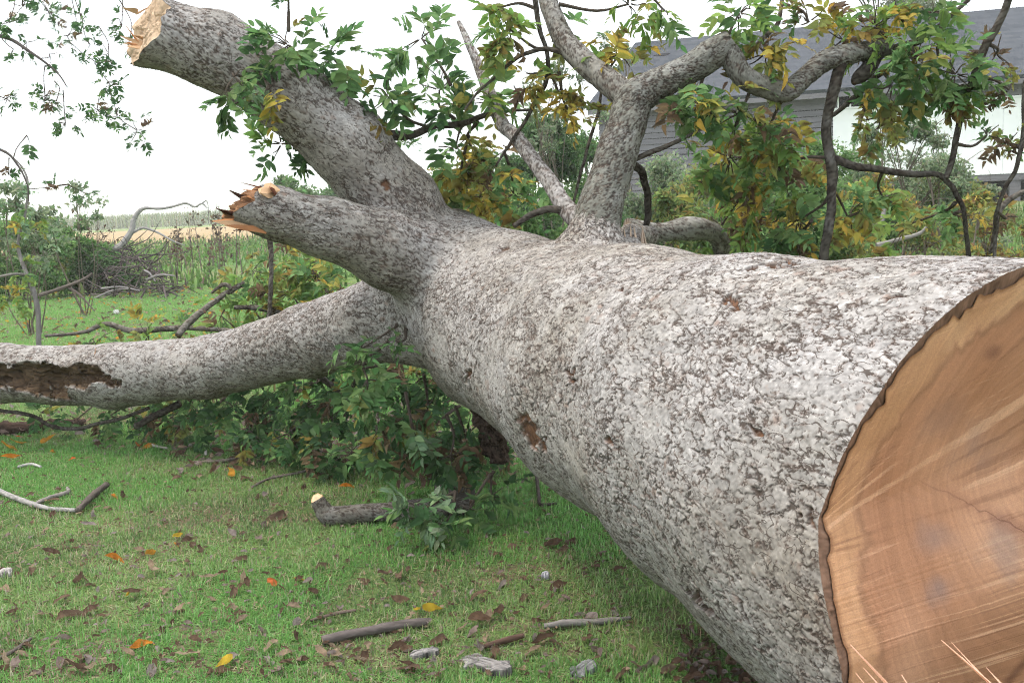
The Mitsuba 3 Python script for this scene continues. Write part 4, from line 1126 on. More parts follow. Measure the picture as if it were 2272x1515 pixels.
cluster(1375, 120, 4.3, 62, 8, {'lime': 2, 'mottle': 3, 'yellow': 3}, 0.66, (1330, 170, 4.25))
cluster(1395, 10, 4.3, 75, 9, {'green': 2, 'lime': 2, 'mottle': 2}, 0.66, (1240, 10, 4.36))
cluster(1470, 20, 4.3, 45, 4, {'green': 2, 'lime': 2}, 0.62, (1400, 0, 4.3))
cluster(1255, 60, 4.35, 35, 3, {'green': 2, 'mottle': 1}, 0.6, (1240, 60, 4.34))
cluster(1085, 225, 4.6, 70, 8, {'green': 3, 'lime': 1, 'mottle': 2}, 0.72, (1080, 255, 4.7))
# hanging curtains behind the trunk, left of the upright branch
cluster(1010, 330, 4.9, 75, 10, {'green': 3, 'mottle': 2, 'yellow': 2}, 0.7, (1040, 272, 4.7), droop=1.1)
cluster(1080, 360, 5.0, 85, 12, {'mottle': 3, 'yellow': 2, 'green': 3, 'brown': 1}, 0.7, (1060, 270, 4.72), droop=1.1)
cluster(1030, 430, 5.0, 80, 11, {'mottle': 2, 'green': 3, 'yellow': 2, 'lime': 1}, 0.7, (1040, 300, 4.8), droop=1.1)
cluster(1140, 430, 5.1, 75, 9, {'green': 3, 'yellow': 2, 'mottle': 2}, 0.7, (1120, 340, 4.9), droop=1.0)
cluster(1000, 470, 5.05, 50, 6, {'green': 3, 'lime': 2}, 0.65, (1010, 420, 5.0), droop=0.9)
# right of the upright branch
cluster(1640, 30, 4.15, 78, 12, {'green': 3, 'lime': 2, 'mottle': 1}, 0.60, (1622, 92, 4.06))
cluster(1700, 120, 4.1, 78, 11, {'mottle': 3, 'green': 2, 'yellow': 2, 'brown': 1}, 0.60, (1690, 85, 4.2), droop=0.9)
cluster(1560, 235, 4.05, 84, 12, {'green': 6, 'mottle': 1, 'yellow': 1}, 0.67, (1560, 170, 4.09), droop=1.0)
cluster(1490, 215, 4.1, 50, 5, {'green': 3, 'brown': 2}, 0.59, (1500, 175, 4.11), droop=1.0)
cluster(1640, 250, 4.12, 95, 15, HG, 0.63, (1650, 180, 4.08), droop=0.9)
cluster(1700, 300, 4.3, 106, 19, HG, 0.63, (1745, 205, 4.12), droop=0.9)
cluster(1620, 350, 4.5, 106, 19, HG, 0.63, (1640, 260, 4.2), droop=0.9)
cluster(1740, 390, 4.5, 100, 19, HG, 0.63, (1845, 350, 4.23), droop=0.9)
cluster(1660, 450, 4.7, 106, 19, {'green': 3, 'mottle': 3, 'yellow': 2, 'brown': 3, 'lime': 2}, 0.63, (1700, 330, 4.4), droop=0.9)
cluster(1770, 490, 4.6, 95, 18, {'green': 4, 'mottle': 2, 'yellow': 2, 'dark': 2, 'brown': 1}, 0.63, (1842, 430, 4.24), droop=0.9)
cluster(1600, 500, 5.0, 89, 14, {'green': 3, 'lime': 2, 'brown': 2, 'mottle': 1}, 0.60, (1650, 420, 4.7), droop=0.7)
cluster(1880, 480, 4.6, 89, 14, {'green': 3, 'lime': 2, 'mottle': 2, 'yellow': 1}, 0.59, (1846, 420, 4.25), droop=0.8)
cluster(1960, 440, 4.6, 84, 11, {'green': 2, 'lime': 2, 'mottle': 2, 'yellow': 1}, 0.55, (1960, 378, 4.2), droop=0.9)
cluster(1740, 540, 4.8, 78, 11, {'green': 3, 'yellow': 2, 'mottle': 2}, 0.59, (1800, 490, 4.4), droop=0.6)
cluster(2010, 500, 4.9, 89, 12, {'green': 2, 'lime': 2, 'mottle': 2}, 0.55, (2120, 450, 4.3), droop=0.8)
cluster(1795, 50, 4.2, 67, 7, {'green': 2, 'mottle': 2, 'brown': 1}, 0.55, (1740, 10, 4.28))
cluster(1870, 90, 4.22, 67, 9, {'lime': 2, 'mottle': 2, 'yellow': 2, 'brown': 1}, 0.54, (1900, 115, 4.2))
cluster(1940, 60, 4.2, 84, 12, {'green': 2, 'lime': 3, 'yellow': 2, 'mottle': 1, 'brown': 1}, 0.57, (1975, 105, 4.22))
cluster(1990, 20, 4.2, 72, 11, {'lime': 3, 'green': 2, 'yellow': 1}, 0.57, (2040, 85, 4.18))
cluster(2070, 30, 4.15, 67, 9, {'green': 4, 'lime': 2}, 0.59, (2100, 42, 4.15))
cluster(2050, 130, 4.1, 95, 16, {'green': 6, 'lime': 2, 'mottle': 1}, 0.66, (2020, 98, 4.2), droop=0.8)
cluster(2120, 165, 4.08, 84, 14, {'green': 6, 'lime': 2}, 0.66, (2090, 60, 4.16), droop=0.8)
cluster(1980, 185, 4.2, 84, 12, {'green': 3, 'mottle': 3, 'yellow': 1, 'brown': 1}, 0.59, (1960, 160, 4.25), droop=0.9)
cluster(2080, 210, 4.15, 72, 11, {'green': 3, 'mottle': 2, 'brown': 2}, 0.59, (2140, 190, 4.14), droop=1.0)
cluster(1955, 260, 4.3, 84, 11, {'green': 2, 'mottle': 3, 'yellow': 2, 'brown': 1}, 0.52, (1900, 208, 4.3), droop=0.9)
cluster(2210, 120, 4.1, 61, 7, {'brown': 2, 'mottle': 3}, 0.42, (2185, 95, 4.08), droop=0.6)
cluster(2240, 200, 4.1, 56, 5, {'brown': 2, 'mottle': 2, 'green': 1}, 0.42, (2160, 175, 4.12), droop=0.8)
cluster(2235, 320, 4.2, 61, 7, {'mottle': 2, 'green': 1, 'brown': 1}, 0.38, (2265, 330, 4.15), droop=0.6)
cluster(2190, 300, 4.2, 50, 5, {'mottle': 2, 'green': 1}, 0.38, (2120, 320, 4.2), droop=0.6)
cluster(2130, 480, 4.6, 67, 8, {'mottle': 2, 'green': 2, 'yellow': 1}, 0.50, (2130, 470, 4.3), droop=0.8)
cluster(2230, 480, 4.6, 61, 7, {'brown': 2, 'mottle': 2}, 0.46, (2212, 470, 4.3), droop=0.8)
# in front, under the fork
NEARG = {'green': 5, 'pale': 1, 'lime': 1}
cluster(800, 775, 4.45, 62, 7, {'green': 6}, 0.62, (880, 720, 4.75), droop=0.6)
cluster(815, 840, 4.4, 60, 7, {'green': 6, 'mottle': 1}, 0.66, (860, 760, 4.7), droop=1.2)
cluster(880, 760, 4.4, 34, 3, {'green': 5}, 0.5, (900, 730, 4.7), droop=0.4)
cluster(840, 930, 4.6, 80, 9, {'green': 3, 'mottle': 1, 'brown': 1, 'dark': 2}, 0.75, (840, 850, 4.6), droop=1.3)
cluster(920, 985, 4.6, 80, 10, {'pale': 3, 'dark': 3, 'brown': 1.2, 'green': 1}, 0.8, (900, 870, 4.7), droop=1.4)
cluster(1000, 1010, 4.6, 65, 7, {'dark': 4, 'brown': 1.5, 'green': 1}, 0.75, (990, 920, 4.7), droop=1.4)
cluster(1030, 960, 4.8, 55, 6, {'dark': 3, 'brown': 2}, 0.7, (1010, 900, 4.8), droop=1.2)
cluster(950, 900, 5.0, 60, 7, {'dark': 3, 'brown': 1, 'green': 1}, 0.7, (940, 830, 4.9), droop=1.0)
cluster(1090, 1100, 4.5, 55, 5, {'dark': 3, 'green': 3}, 0.66, (1095, 1045, 4.5), droop=0.7)
cluster(1040, 1130, 4.45, 45, 4, {'dark': 3, 'green': 2}, 0.66, (1090, 1050, 4.5), droop=0.7)
# crushed crown under and behind the long limb
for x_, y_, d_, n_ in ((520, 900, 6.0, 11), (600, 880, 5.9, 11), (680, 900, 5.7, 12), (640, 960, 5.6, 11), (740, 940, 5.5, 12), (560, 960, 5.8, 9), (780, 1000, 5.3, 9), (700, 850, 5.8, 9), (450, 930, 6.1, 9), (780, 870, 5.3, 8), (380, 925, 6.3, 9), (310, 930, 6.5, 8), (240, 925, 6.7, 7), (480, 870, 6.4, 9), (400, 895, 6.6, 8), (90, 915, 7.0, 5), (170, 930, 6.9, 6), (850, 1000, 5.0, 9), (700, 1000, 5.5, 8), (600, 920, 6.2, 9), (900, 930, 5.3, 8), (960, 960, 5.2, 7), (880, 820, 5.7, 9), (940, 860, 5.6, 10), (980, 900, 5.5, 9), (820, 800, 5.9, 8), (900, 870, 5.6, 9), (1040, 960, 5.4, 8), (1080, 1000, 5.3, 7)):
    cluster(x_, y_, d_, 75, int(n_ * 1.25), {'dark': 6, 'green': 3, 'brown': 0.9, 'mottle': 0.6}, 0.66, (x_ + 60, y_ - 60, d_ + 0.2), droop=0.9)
for x_, y_, d_, n_ in ((560, 600, 7.2, 11), (640, 590, 7.0, 13), (700, 610, 6.8, 13), (640, 650, 7.0, 13), (720, 650, 6.7, 11), (560, 670, 7.2, 9), (590, 700, 7.0, 8), (760, 640, 6.6, 9), (490, 700, 7.2, 6), (330, 745, 7.1, 6), (210, 760, 7.2, 6), (400, 750, 7.0, 6), (680, 560, 7.0, 8), (500, 745, 6.9, 6)):
    cluster(x_, y_, d_, 70, n_, {'green': 4, 'lime': 3, 'mottle': 2.2, 'yellow': 1.4, 'brown': 0.8}, 0.72, (x_ + 40, y_ + 60, d_), droop=0.7)
# pale spray lying on the grass beside the small log
cluster(925, 1135, 4.25, 62, 9, {'pale': 6, 'green': 1, 'mottle': 0.7}, 0.62, (1010, 1090, 4.4), droop=0.6)
cluster(985, 1165, 4.25, 45, 5, {'dark': 2, 'green': 2, 'mottle': 1}, 0.6, (1010, 1090, 4.4), droop=0.6)

def emit_leaves(store, parent, most=299, rest='foliage'):
    order = sorted(store, key=lambda a: -a[3])
    for pal, k, m, _ in order[:most]:
        add('leaf', {**LEAVES[pal][k][3], 'to_world': T(m)}, parent)
    mb = MB()
    for pal, k, m, _ in order[most:]:
        v, f, c, _p = LEAVES[pal][k]
        mb.add(v @ m[:3, :3].T + m[:3, 3], f, c)
    if mb.n:
        add(rest, mb.ply('leaf', smooth=True), parent, kind='stuff', label='mass of smaller green, yellow and brown leaves')
emit_leaves(placed, tree)
print('leaves', len(placed))

# ---------------------------------------------------------------- shrubs, saplings, the brush at the back
re_ = np.random.default_rng(404)
def small_leaves(rng, o, L, W, col, up_bias=0.4, fold=0.25):
    """Many small folded leaves at the points o: (v, f, c), five vertices and four triangles each."""
    n = len(o)
    d = rng.normal(0, 1, (n, 3)); d[:, 2] -= 0.2; d /= np.linalg.norm(d, axis=1, keepdims=True)
    up = rng.normal(0, 1, (n, 3)); up[:, 2] += up_bias * 2
    x = np.cross(up, d); x /= np.linalg.norm(x, axis=1, keepdims=True) + 1e-9
    y = np.cross(d, x)
    L = np.broadcast_to(L, (n,))[:, None] * rng.uniform(0.7, 1.3, (n, 1)); W = L * W
    m1 = o + d * L * 0.45
    v = np.stack([o, m1 - x * W + y * W * fold, m1 - y * L * 0.05, m1 + x * W + y * W * fold, o + d * L - y * L * 0.12], 1)
    b = np.arange(n)[:, None] * 5
    f = np.concatenate([b + np.array(t) for t in ([0, 2, 1], [0, 3, 2], [1, 2, 4], [2, 3, 4])])
    return v.reshape(-1, 3), f, np.repeat(col, 5, 0)

SH = {'green': ([[0.125, 0.215, 0.075], [0.09, 0.17, 0.06], [0.16, 0.24, 0.10]], [3, 3, 2]),
      'deep': ([[0.075, 0.14, 0.06], [0.095, 0.165, 0.07], [0.12, 0.185, 0.085]], [3, 3, 2]),
      'olive': ([[0.16, 0.21, 0.075], [0.2, 0.215, 0.08], [0.12, 0.18, 0.07], [0.24, 0.19, 0.08]], [3, 2, 3, 1]),
      'grey': ([[0.19, 0.24, 0.15], [0.15, 0.205, 0.12], [0.24, 0.275, 0.19]], [3, 3, 2]),
      'autumn': ([[0.36, 0.27, 0.07], [0.25, 0.25, 0.075], [0.16, 0.215, 0.075], [0.18, 0.115, 0.06]], [2, 3, 3, 2])}
def shrub(name, label, cat, px, py, d, w, h, leaves, L, pal, group=None, stems=7, clumps=14, base=None, sparse=0.28, stem_c=(0.13, 0.11, 0.09), W=0.26, depth=0.7, low=0.12, trunk_r=0.018, split=None):
    """A bush that stands on the ground below a pixel, w pixels wide and h pixels tall at distance d."""
    t = thing(name, label, cat, group)
    s = d / FOCAL
    top = P(px, py, d)
    g = np.array([top[0], top[1], float(ground_z(top[0], top[1]))])
    Hh, Wd = max(top[2] - g[2], 0.3), w * s / 2
    mb = MB(); cen = []
    for k in range(clumps):
        a = re_.uniform(0, 2 * np.pi); rr = re_.uniform(0, 1) ** 0.6; hz = re_.uniform(low, 1) ** 0.8
        width = Wd * (0.45 + 0.75 * math.sin(math.pi * min(0.15 + 0.75 * hz, 1)))
        cen.append(g + [math.cos(a) * rr * width, math.sin(a) * rr * width * depth, hz * Hh * (1 - 0.16 * rr * rr)])
    cen = np.array(cen)
    for k in range(stems):
        c = cen[k % len(cen)]
        b = g + np.array([re_.normal(0, 0.12 * Wd), re_.normal(0, 0.12 * Wd), -0.05])
        mid = (b * 0.5 + c * 0.5) + re_.normal(0, 0.06, 3) * Hh
        r = trunk_r * re_.uniform(0.6, 1.2)
        tube(mb, [b, mid, c], [r, r * 0.65, r * 0.25], 5, 4, stem_c, 0.1, re_, caps=False)
        for q in range(3):
            e = c + re_.normal(0, 0.28, 3) * Wd
            tube(mb, [mid * 0.5 + c * 0.5, c * 0.5 + e * 0.5, e], [r * 0.4, r * 0.25, r * 0.12], 4, 2, stem_c, 0, re_, caps=False)
    add('stem', mb.ply('mat_twig'), t)
    cid = re_.integers(0, clumps, leaves)
    sz = re_.uniform(0.6, 1.3, clumps)
    o = re_.normal(0, 1, (leaves, 3)); o /= np.linalg.norm(o, axis=1, keepdims=True); o *= re_.uniform(0, 1, (leaves, 1)) ** 0.5
    o = cen[cid] + o * (sparse * Wd * sz[cid])[:, None] * [1.25, 1.0, 0.85]
    o[:, 2] = np.maximum(o[:, 2], g[2] + 0.02)
    tone = re_.normal(1, 0.16, clumps)[cid][:, None]
    col = np.clip(pick(re_, leaves, *SH[pal], jitter=0.15) * tone * 1.2, 0.01, 0.6)
    v, f, c = small_leaves(re_, o, L, W, col)
    add('foliage', mikit.ply((v, f), 'leaf', color=c), t, kind='stuff')
    return t

# between the fork and the barn
shrub('shrub', 'dense dark green bush left of the barn, behind the thin pale branch', 'shrub', 1175, 262, 17.0, 250, 0, 15000, 0.10, 'deep', clumps=26, sparse=0.36, low=0.05)
shrub('shrub', 'green bush behind the fork, left of the dense dark bush', 'shrub', 1045, 330, 16.0, 190, 0, 8000, 0.10, 'olive', clumps=18, sparse=0.36, low=0.05)
shrub('shrub', 'rounded grey green bush at the left corner of the barn', 'shrub', 1285, 300, 19.0, 150, 0, 7000, 0.10, 'green', clumps=16, sparse=0.36, low=0.05)
shrub('shrub', 'low dark bush under the upright branch, near the barn wall', 'shrub', 1400, 440, 15.0, 210, 0, 7000, 0.085, 'deep', clumps=16, sparse=0.4, low=0.05)
shrub('sapling', 'tall thin sapling with sparse pale leaves left of the barn roof', 'sapling', 1225, 60, 16.0, 170, 0, 900, 0.085, 'grey', clumps=22, stems=9, sparse=0.22, low=0.45, trunk_r=0.016)
shrub('sapling', 'wispy sapling rising above the left end of the barn roof', 'sapling', 1360, 30, 16.5, 110, 0, 420, 0.08, 'grey', clumps=14, stems=7, sparse=0.22, low=0.55, trunk_r=0.012)
# in front of the barn
shrub('shrub', 'pale green bush before the grey board wall of the barn', 'shrub', 1490, 360, 14.0, 190, 0, 7500, 0.07, 'grey', clumps=18, sparse=0.34, low=0.05)
shrub('shrub', 'bush with mixed green and brown leaves at the middle of the barn wall', 'shrub', 1600, 340, 12.5, 210, 0, 6500, 0.075, 'olive', clumps=22, sparse=0.32, low=0.05)
shrub('shrub', 'low green bush beside the hanging dark branch', 'shrub', 1740, 380, 11.0, 260, 0, 9000, 0.07, 'green', clumps=22, sparse=0.34, low=0.05)
shrub('shrub', 'tall airy shrub with small pale leaves against the white barn wall', 'shrub', 1965, 225, 12.0, 320, 0, 9500, 0.055, 'grey', clumps=40, stems=16, sparse=0.22, low=0.1)
shrub('shrub', 'yellowing shrub below the white wall, between two dark branches', 'shrub', 1930, 390, 10.5, 240, 0, 5200, 0.065, 'autumn', clumps=26, sparse=0.26, low=0.05)
shrub('shrub', 'thin shrub with scattered leaves at the right of the white wall', 'shrub', 2120, 300, 11.5, 190, 0, 2600, 0.055, 'grey', clumps=22, stems=12, sparse=0.22, low=0.1)
shrub('shrub', 'straggly low shrub at the right edge below the barn floor', 'shrub', 2190, 420, 10.0, 210, 0, 4200, 0.055, 'autumn', clumps=20, stems=12, sparse=0.24, low=0.08)
shrub('tree', 'grey green tree standing behind the barn ridge', 'tree', 1985, -90, 52.0, 300, 0, 9000, 0.26, 'grey', clumps=34, stems=12, sparse=0.26, low=0.45, trunk_r=0.12)
shrub('shrub', 'dense leafy bush behind the wavy branch, before the dark barn boards', 'shrub', 1690, 270, 15.0, 260, 0, 9000, 0.08, 'olive', clumps=30, sparse=0.28, low=0.05)
shrub('shrub', 'broad pale green bush at the foot of the white wall', 'shrub', 1850, 320, 14.0, 260, 0, 9000, 0.07, 'green', clumps=30, sparse=0.28, low=0.05)
shrub('shrub', 'round green bush near the right corner of the white wall', 'shrub', 2080, 385, 13.0, 260, 0, 7500, 0.065, 'olive', clumps=28, sparse=0.28, low=0.05)
shrub('shrub', 'low weedy bush just beyond the trunk at right', 'shrub', 2010, 475, 8.5, 300, 0, 4200, 0.05, 'olive', clumps=30, sparse=0.24, low=0.05)
shrub('shrub', 'low green bush just beyond the trunk, left of the hanging dark branch', 'shrub', 1640, 455, 9.0, 280, 0, 5200, 0.055, 'green', clumps=28, sparse=0.26, low=0.05)
shrub('shrub', 'bush of fine yellow green leaves beside the upright branch', 'shrub', 1500, 400, 8.5, 220, 0, 5200, 0.05, 'olive', clumps=30, sparse=0.25, low=0.08)
shrub('shrub', 'leafy green bush filling the gap under the white wall', 'shrub', 1900, 400, 10.0, 260, 0, 6500, 0.055, 'green', clumps=30, sparse=0.25, low=0.06)
shrub('shrub', 'fine leaved bush left of the upright branch, behind the trunk', 'shrub', 1180, 395, 9.0, 260, 0, 6000, 0.055, 'green', clumps=30, sparse=0.25, low=0.06)
shrub('shrub', 'yellow green bush behind the fork at centre', 'shrub', 1060, 400, 8.5, 200, 0, 4500, 0.055, 'autumn', clumps=26, sparse=0.25, low=0.06)
# low in the left background
shrub('shrub', 'round dark green bush seen between the two broken limbs', 'shrub', 735, 425, 46.0, 110, 0, 5500, 0.22, 'deep', clumps=18, sparse=0.36, low=0.05)
shrub('shrub', 'feathery green bush behind the tip of the snapped limb', 'shrub', 640, 392, 42.0, 110, 0, 2600, 0.22, 'green', clumps=18, sparse=0.26, low=0.1)
shrub('shrub', 'long scrubby bush at the left edge of the field', 'shrub', 20, 475, 19.0, 200, 0, 9000, 0.09, 'green', clumps=26, sparse=0.3, low=0.05)
shrub('shrub', 'feathery bright green bush right of the leaning sapling', 'shrub', 180, 492, 20.0, 110, 0, 4500, 0.10, 'green', clumps=16, sparse=0.3, low=0.05)
shrub('shrub', 'dull olive bush in the middle of the scrub at left', 'shrub', 115, 500, 21.0, 130, 0, 5000, 0.09, 'olive', clumps=16, sparse=0.33, low=0.05)
shrub('shrub', 'low dark bush just left of the brush pile', 'shrub', 235, 560, 20.0, 120, 0, 4500, 0.08, 'deep', clumps=14, sparse=0.36, low=0.05)
shrub('sapling', 'tall pale leaved sapling at the left edge, reaching above the horizon', 'sapling', 30, 400, 13.0, 150, 0, 900, 0.09, 'grey', clumps=22, stems=8, sparse=0.22, low=0.4, trunk_r=0.014)
shrub('sapling', 'slender sapling whose thin crown shows against the white sky', 'sapling', 160, 398, 15.0, 150, 0, 420, 0.085, 'grey', clumps=14, stems=6, sparse=0.2, low=0.55, trunk_r=0.010)

# near sapling with yellow leaves, behind the long limb
t = thing('sapling', 'leaning sapling with yellow and green leaves behind the long limb at left', 'sapling')
mb = MB()
tube(mb, [P(86, 770, 7.6), P(84, 690, 7.6), P(72, 640, 7.6), P(52, 590, 7.65), P(40, 540, 7.7), P(55, 480, 7.7), P(62, 410, 7.75), P(48, 370, 7.8), P(12, 335, 7.85)], np.array([5.5, 5.5, 5.5, 4.5, 3.6, 3, 2.4, 2, 1.2]) * 7.6 / FOCAL, 8, 6, (0.17, 0.16, 0.155), 0.12, re_)
tube(mb, [P(88, 655, 7.6), P(140, 638, 7.55), P(185, 620, 7.5), P(205, 606, 7.5)], np.array([5, 4.5, 3.5, 2]) * 7.6 / FOCAL, 6, 5, (0.14, 0.12, 0.11), 0.12, re_)
tube(mb, [P(150, 636, 7.55), P(178, 655, 7.5), P(210, 690, 7.45)], np.array([3, 2.4, 1.2]) * 7.6 / FOCAL, 5, 4, (0.12, 0.10, 0.09), 0.1, re_)
tube(mb, [P(56, 610, 7.65), P(30, 608, 7.6), P(-20, 618, 7.6)], np.array([4, 3.4, 2.5]) * 7.6 / FOCAL, 5, 4, (0.2, 0.19, 0.18), 0.1, re_)
add('stem', mb.ply('mat_twig'), t)
sap = []
rl = np.random.default_rng(78)
for x_, y_, n_, mx in ((40, 600, 4, {'lime': 3, 'green': 1}), (10, 650, 6, {'lime': 2, 'yellow': 2, 'mottle': 1}), (50, 650, 5, {'yellow': 3, 'lime': 2}), (20, 470, 5, {'green': 2, 'pale': 2, 'lime': 1}), (60, 480, 5, {'yellow': 2, 'lime': 2, 'pale': 1}), (90, 490, 3, {'mottle': 2, 'lime': 1}), (40, 420, 4, {'pale': 3}), (20, 530, 3, {'yellow': 1, 'lime': 1}), (75, 660, 3, {'lime': 3})):
    cluster(x_, y_, 7.6, 42, n_, mx, 0.5, None, store=sap, parent=t, twigs=False, droop=0.5)
emit_leaves(sap, t, most=60)

# ------------- branch of a standing tree reaching in from the upper left
ot = thing('standing_tree', 'standing tree off to the left whose leafy twigs hang against the sky at top left', 'tree')
mb = MB()
foot = np.array([-8.6, 8.2, 0.0])
tube(mb, [foot - [0, 0, 0.1], foot + [0.05, 0, 1.5], foot + [0.1, 0.05, 4.6], foot + [0.0, 0.1, 7.0]], [0.34, 0.26, 0.2, 0.1], 14, 8, (0.2, 0.19, 0.18), 0.04, re_)
add('trunk', mb.ply('bark'), ot)
mb = MB()
crotch = foot + [0.1, 0.05, 4.4]
hub1, hub2, hub3 = P(-140, -60, 7.6), P(-120, 80, 7.4), P(-120, 300, 7.3)
tube(mb, [crotch, (crotch + hub1) / 2 + [0, 0, 0.3], hub1, P(80, -60, 7.5), P(260, -40, 7.3)], [0.09, 0.06, 0.04, 0.025, 0.01], 8, 8, (0.1, 0.085, 0.08), 0.08, re_)
tube(mb, [(crotch + hub1) / 2 + [0, 0, 0.3], hub2, P(0, 80, 7.3), P(70, 118, 7.2), P(125, 160, 7.2), P(150, 195, 7.2)], [0.05, 0.022, 0.014, 0.01, 0.006, 0.003], 7, 8, (0.09, 0.08, 0.075), 0.1, re_)
tube(mb, [(crotch + hub2) / 2, hub3, P(0, 332, 7.2), P(38, 365, 7.2), P(60, 410, 7.2), P(64, 455, 7.2)], [0.045, 0.018, 0.009, 0.007, 0.005, 0.003], 7, 8, (0.09, 0.08, 0.075), 0.1, re_)
add('limb', mb.ply('mat_twig'), ot)
ov = []
rl = np.random.default_rng(79)
OV_PAL = {'dark': 5, 'green': 1.2, 'brown': 0.5}
for x_, y_, n_, an in ((50, 15, 11, (40, -60, 7.5)), (110, 30, 10, (90, -60, 7.5)), (20, 50, 8, (-30, -40, 7.6)), (180, 40, 7, (180, -55, 7.4)), (150, 80, 5, (150, -40, 7.4)), (270, 60, 5, (262, -40, 7.3)), (285, 100, 5, (265, 0, 7.3)), (30, 110, 3, (0, 80, 7.3)), (110, 120, 3, (90, 130, 7.2)), (215, 140, 7, (150, 90, 7.4)), (245, 190, 7, (210, 140, 7.3)),
                       (15, 220, 9, (-40, 200, 7.3)), (100, 215, 10, (100, 145, 7.2)), (125, 225, 4, (120, 180, 7.2)), (215, 245, 9, (225, 200, 7.3)), (260, 260, 9, (240, 200, 7.3)), (305, 290, 6, (265, 262, 7.25)), (145, 275, 6, (140, 200, 7.2)), (240, 120, 4, (220, 60, 7.3)), (60, 95, 3, (50, 110, 7.2)), (200, 100, 4, (180, 30, 7.35)),
                       (60, 300, 1, (30, 350, 7.2)), (150, 410, 3, (64, 420, 7.2)), (20, 390, 2, (20, 350, 7.2)), (190, 430, 2, (150, 410, 7.2))):
    cluster(x_, y_, 7.25, 42, n_, OV_PAL, 0.42, an, store=ov, parent=ot, tw=1.2, droop=0.35)
emit_leaves(ov, ot, most=180)

# ------------- brush pile with dead branches, weeds, far verge
bp = thing('brush_pile', 'dark heap of dead sticks and brush at the edge of the lawn', 'brush pile')
for k in range(235):
    mb = MB()
    px = re_.normal(300, 52); py = re_.uniform(0, 1)
    hgt = max(0.05, 0.95 * math.exp(-((px - 290) / 62) ** 2) * py)
    b = G(np.clip(px, 190, 410), re_.uniform(636, 662)); b[2] += hgt
    a = re_.uniform(0, 2 * np.pi); l = re_.uniform(0.3, 0.95)
    dv = np.array([math.cos(a), math.sin(a), re_.normal(0, 0.42)]) * l
    e = b + dv; e[2] = max(e[2], 0.03 + float(ground_z(e[0], e[1])))
    r = re_.uniform(0.006, 0.02)
    tube(mb, [b, b + dv * 0.5 + re_.normal(0, 0.12, 3), e], [r, r * 0.7, r * 0.3], 5, 3, np.array([0.075, 0.062, 0.062]) * re_.uniform(0.5, 1.9), 0.1, re_, caps=False)
    add('stick', mb.ply('mat_twig'), bp)
for x0, y0, x1, y1 in ((225, 640, 310, 645), (325, 620, 388, 612), (210, 662, 290, 640), (320, 600, 345, 625)):
    mb = MB(); a, b = G(x0, 662), G(x1, 662)
    s_ = a[1] / FOCAL
    a, b = P(x0, y0, (a - CAM) @ F_), P(x1, y1, (b - CAM) @ F_)
    tube(mb, [a, (a + b) / 2 + [0, 0, 0.05], b], [0.02, 0.018, 0.008], 6, 4, (0.24, 0.22, 0.23), 0.1, re_)
    add('stick', mb.ply('mat_twig'), bp)
db = thing('dead_branch', 'long crooked grey dead branch arching out of the brush against the sky', 'branch')
mb = MB()
tube(mb, [P(248, 556, 20), P(270, 543, 20), P(292, 512, 20), P(296, 490, 20), P(306, 472, 20), P(322, 462, 20), P(355, 463, 20), P(385, 458, 20), P(412, 451, 20), P(432, 459, 20), P(448, 452, 20), P(460, 462, 20)], np.array([7, 7, 6.5, 5.5, 5.5, 3.6, 3, 2.6, 2.6, 2.2, 1.8, 1]) * 20 / FOCAL, 8, 5, (0.27, 0.26, 0.255), 0.1, re_)
add('limb', mb.ply('mat_twig'), db)
mb = MB()
tube(mb, [P(290, 518, 20), P(310, 508, 20), P(322, 506, 20), P(350, 516, 20), P(380, 533, 20), P(410, 545, 20)], np.array([4, 3.5, 3.2, 2.6, 1.8, 1]) * 20 / FOCAL, 6, 5, (0.27, 0.26, 0.255), 0.1, re_)
tube(mb, [P(262, 548, 20), P(250, 546, 20), P(240, 556, 20)], np.array([3.4, 3, 1.5]) * 20 / FOCAL, 6, 4, (0.2, 0.19, 0.19), 0.1, re_)
tube(mb, [P(448, 452, 20), P(458, 446, 20), P(462, 462, 20), P(462, 495, 20)], np.array([1.5, 1.2, 1.0, 0.6]) * 20 / FOCAL, 5, 4, (0.2, 0.19, 0.19), 0.1, re_)
add('side_branch', mb.ply('mat_twig'), db)

# weeds beyond the lawn: one sheet of tufts, and the dead stalks in it
n = 9000
x = re_.uniform(-24, 9, n); y = re_.uniform(19, 60, n) ** 1.0
keep = (np.abs(x / y) < 0.55)
x, y = x[keep], y[keep]; n = len(x)
hgt = np.where(y > 30, 0.42, 0.34) * re_.uniform(0.5, 1.4, n)
v, f, c = blades(re_, n, (x, y), hgt, 0.06, pick(re_, n, [[0.11, 0.19, 0.06], [0.16, 0.23, 0.08], [0.08, 0.14, 0.045], [0.26, 0.23, 0.13], [0.13, 0.10, 0.085]], [4, 3, 3, 1.2, 0.8]), 0.5, z0=ground_z(x, y))
lo_ = np.stack([re_.uniform(-24, 9, 9000), re_.uniform(19, 50, 9000)], -1); lo_ = lo_[np.abs(lo_[:, 0] / lo_[:, 1]) < 0.55]
patch = vn(np.stack([lo_[:, 0] / 1.6, lo_[:, 1] / 2.4, lo_[:, 0] * 0], -1), 91)
lo_ = lo_[patch > 0.42]
zz = ground_z(lo_[:, 0], lo_[:, 1]) + re_.uniform(0.05, 0.55, len(lo_))
v2, f2, c2 = small_leaves(re_, np.column_stack([lo_, zz]), 0.14, 0.3, pick(re_, len(lo_), [[0.12, 0.21, 0.065], [0.09, 0.16, 0.05], [0.17, 0.24, 0.09]], [3, 3, 2]))
mb = MB(); mb.add(v, f, c); mb.add(v2, f2, c2)
add('weeds', mb.ply('leaf'), kind='stuff', label='rank green weeds and grass between the lawn and the straw field', cat='weeds')
n_st = 34
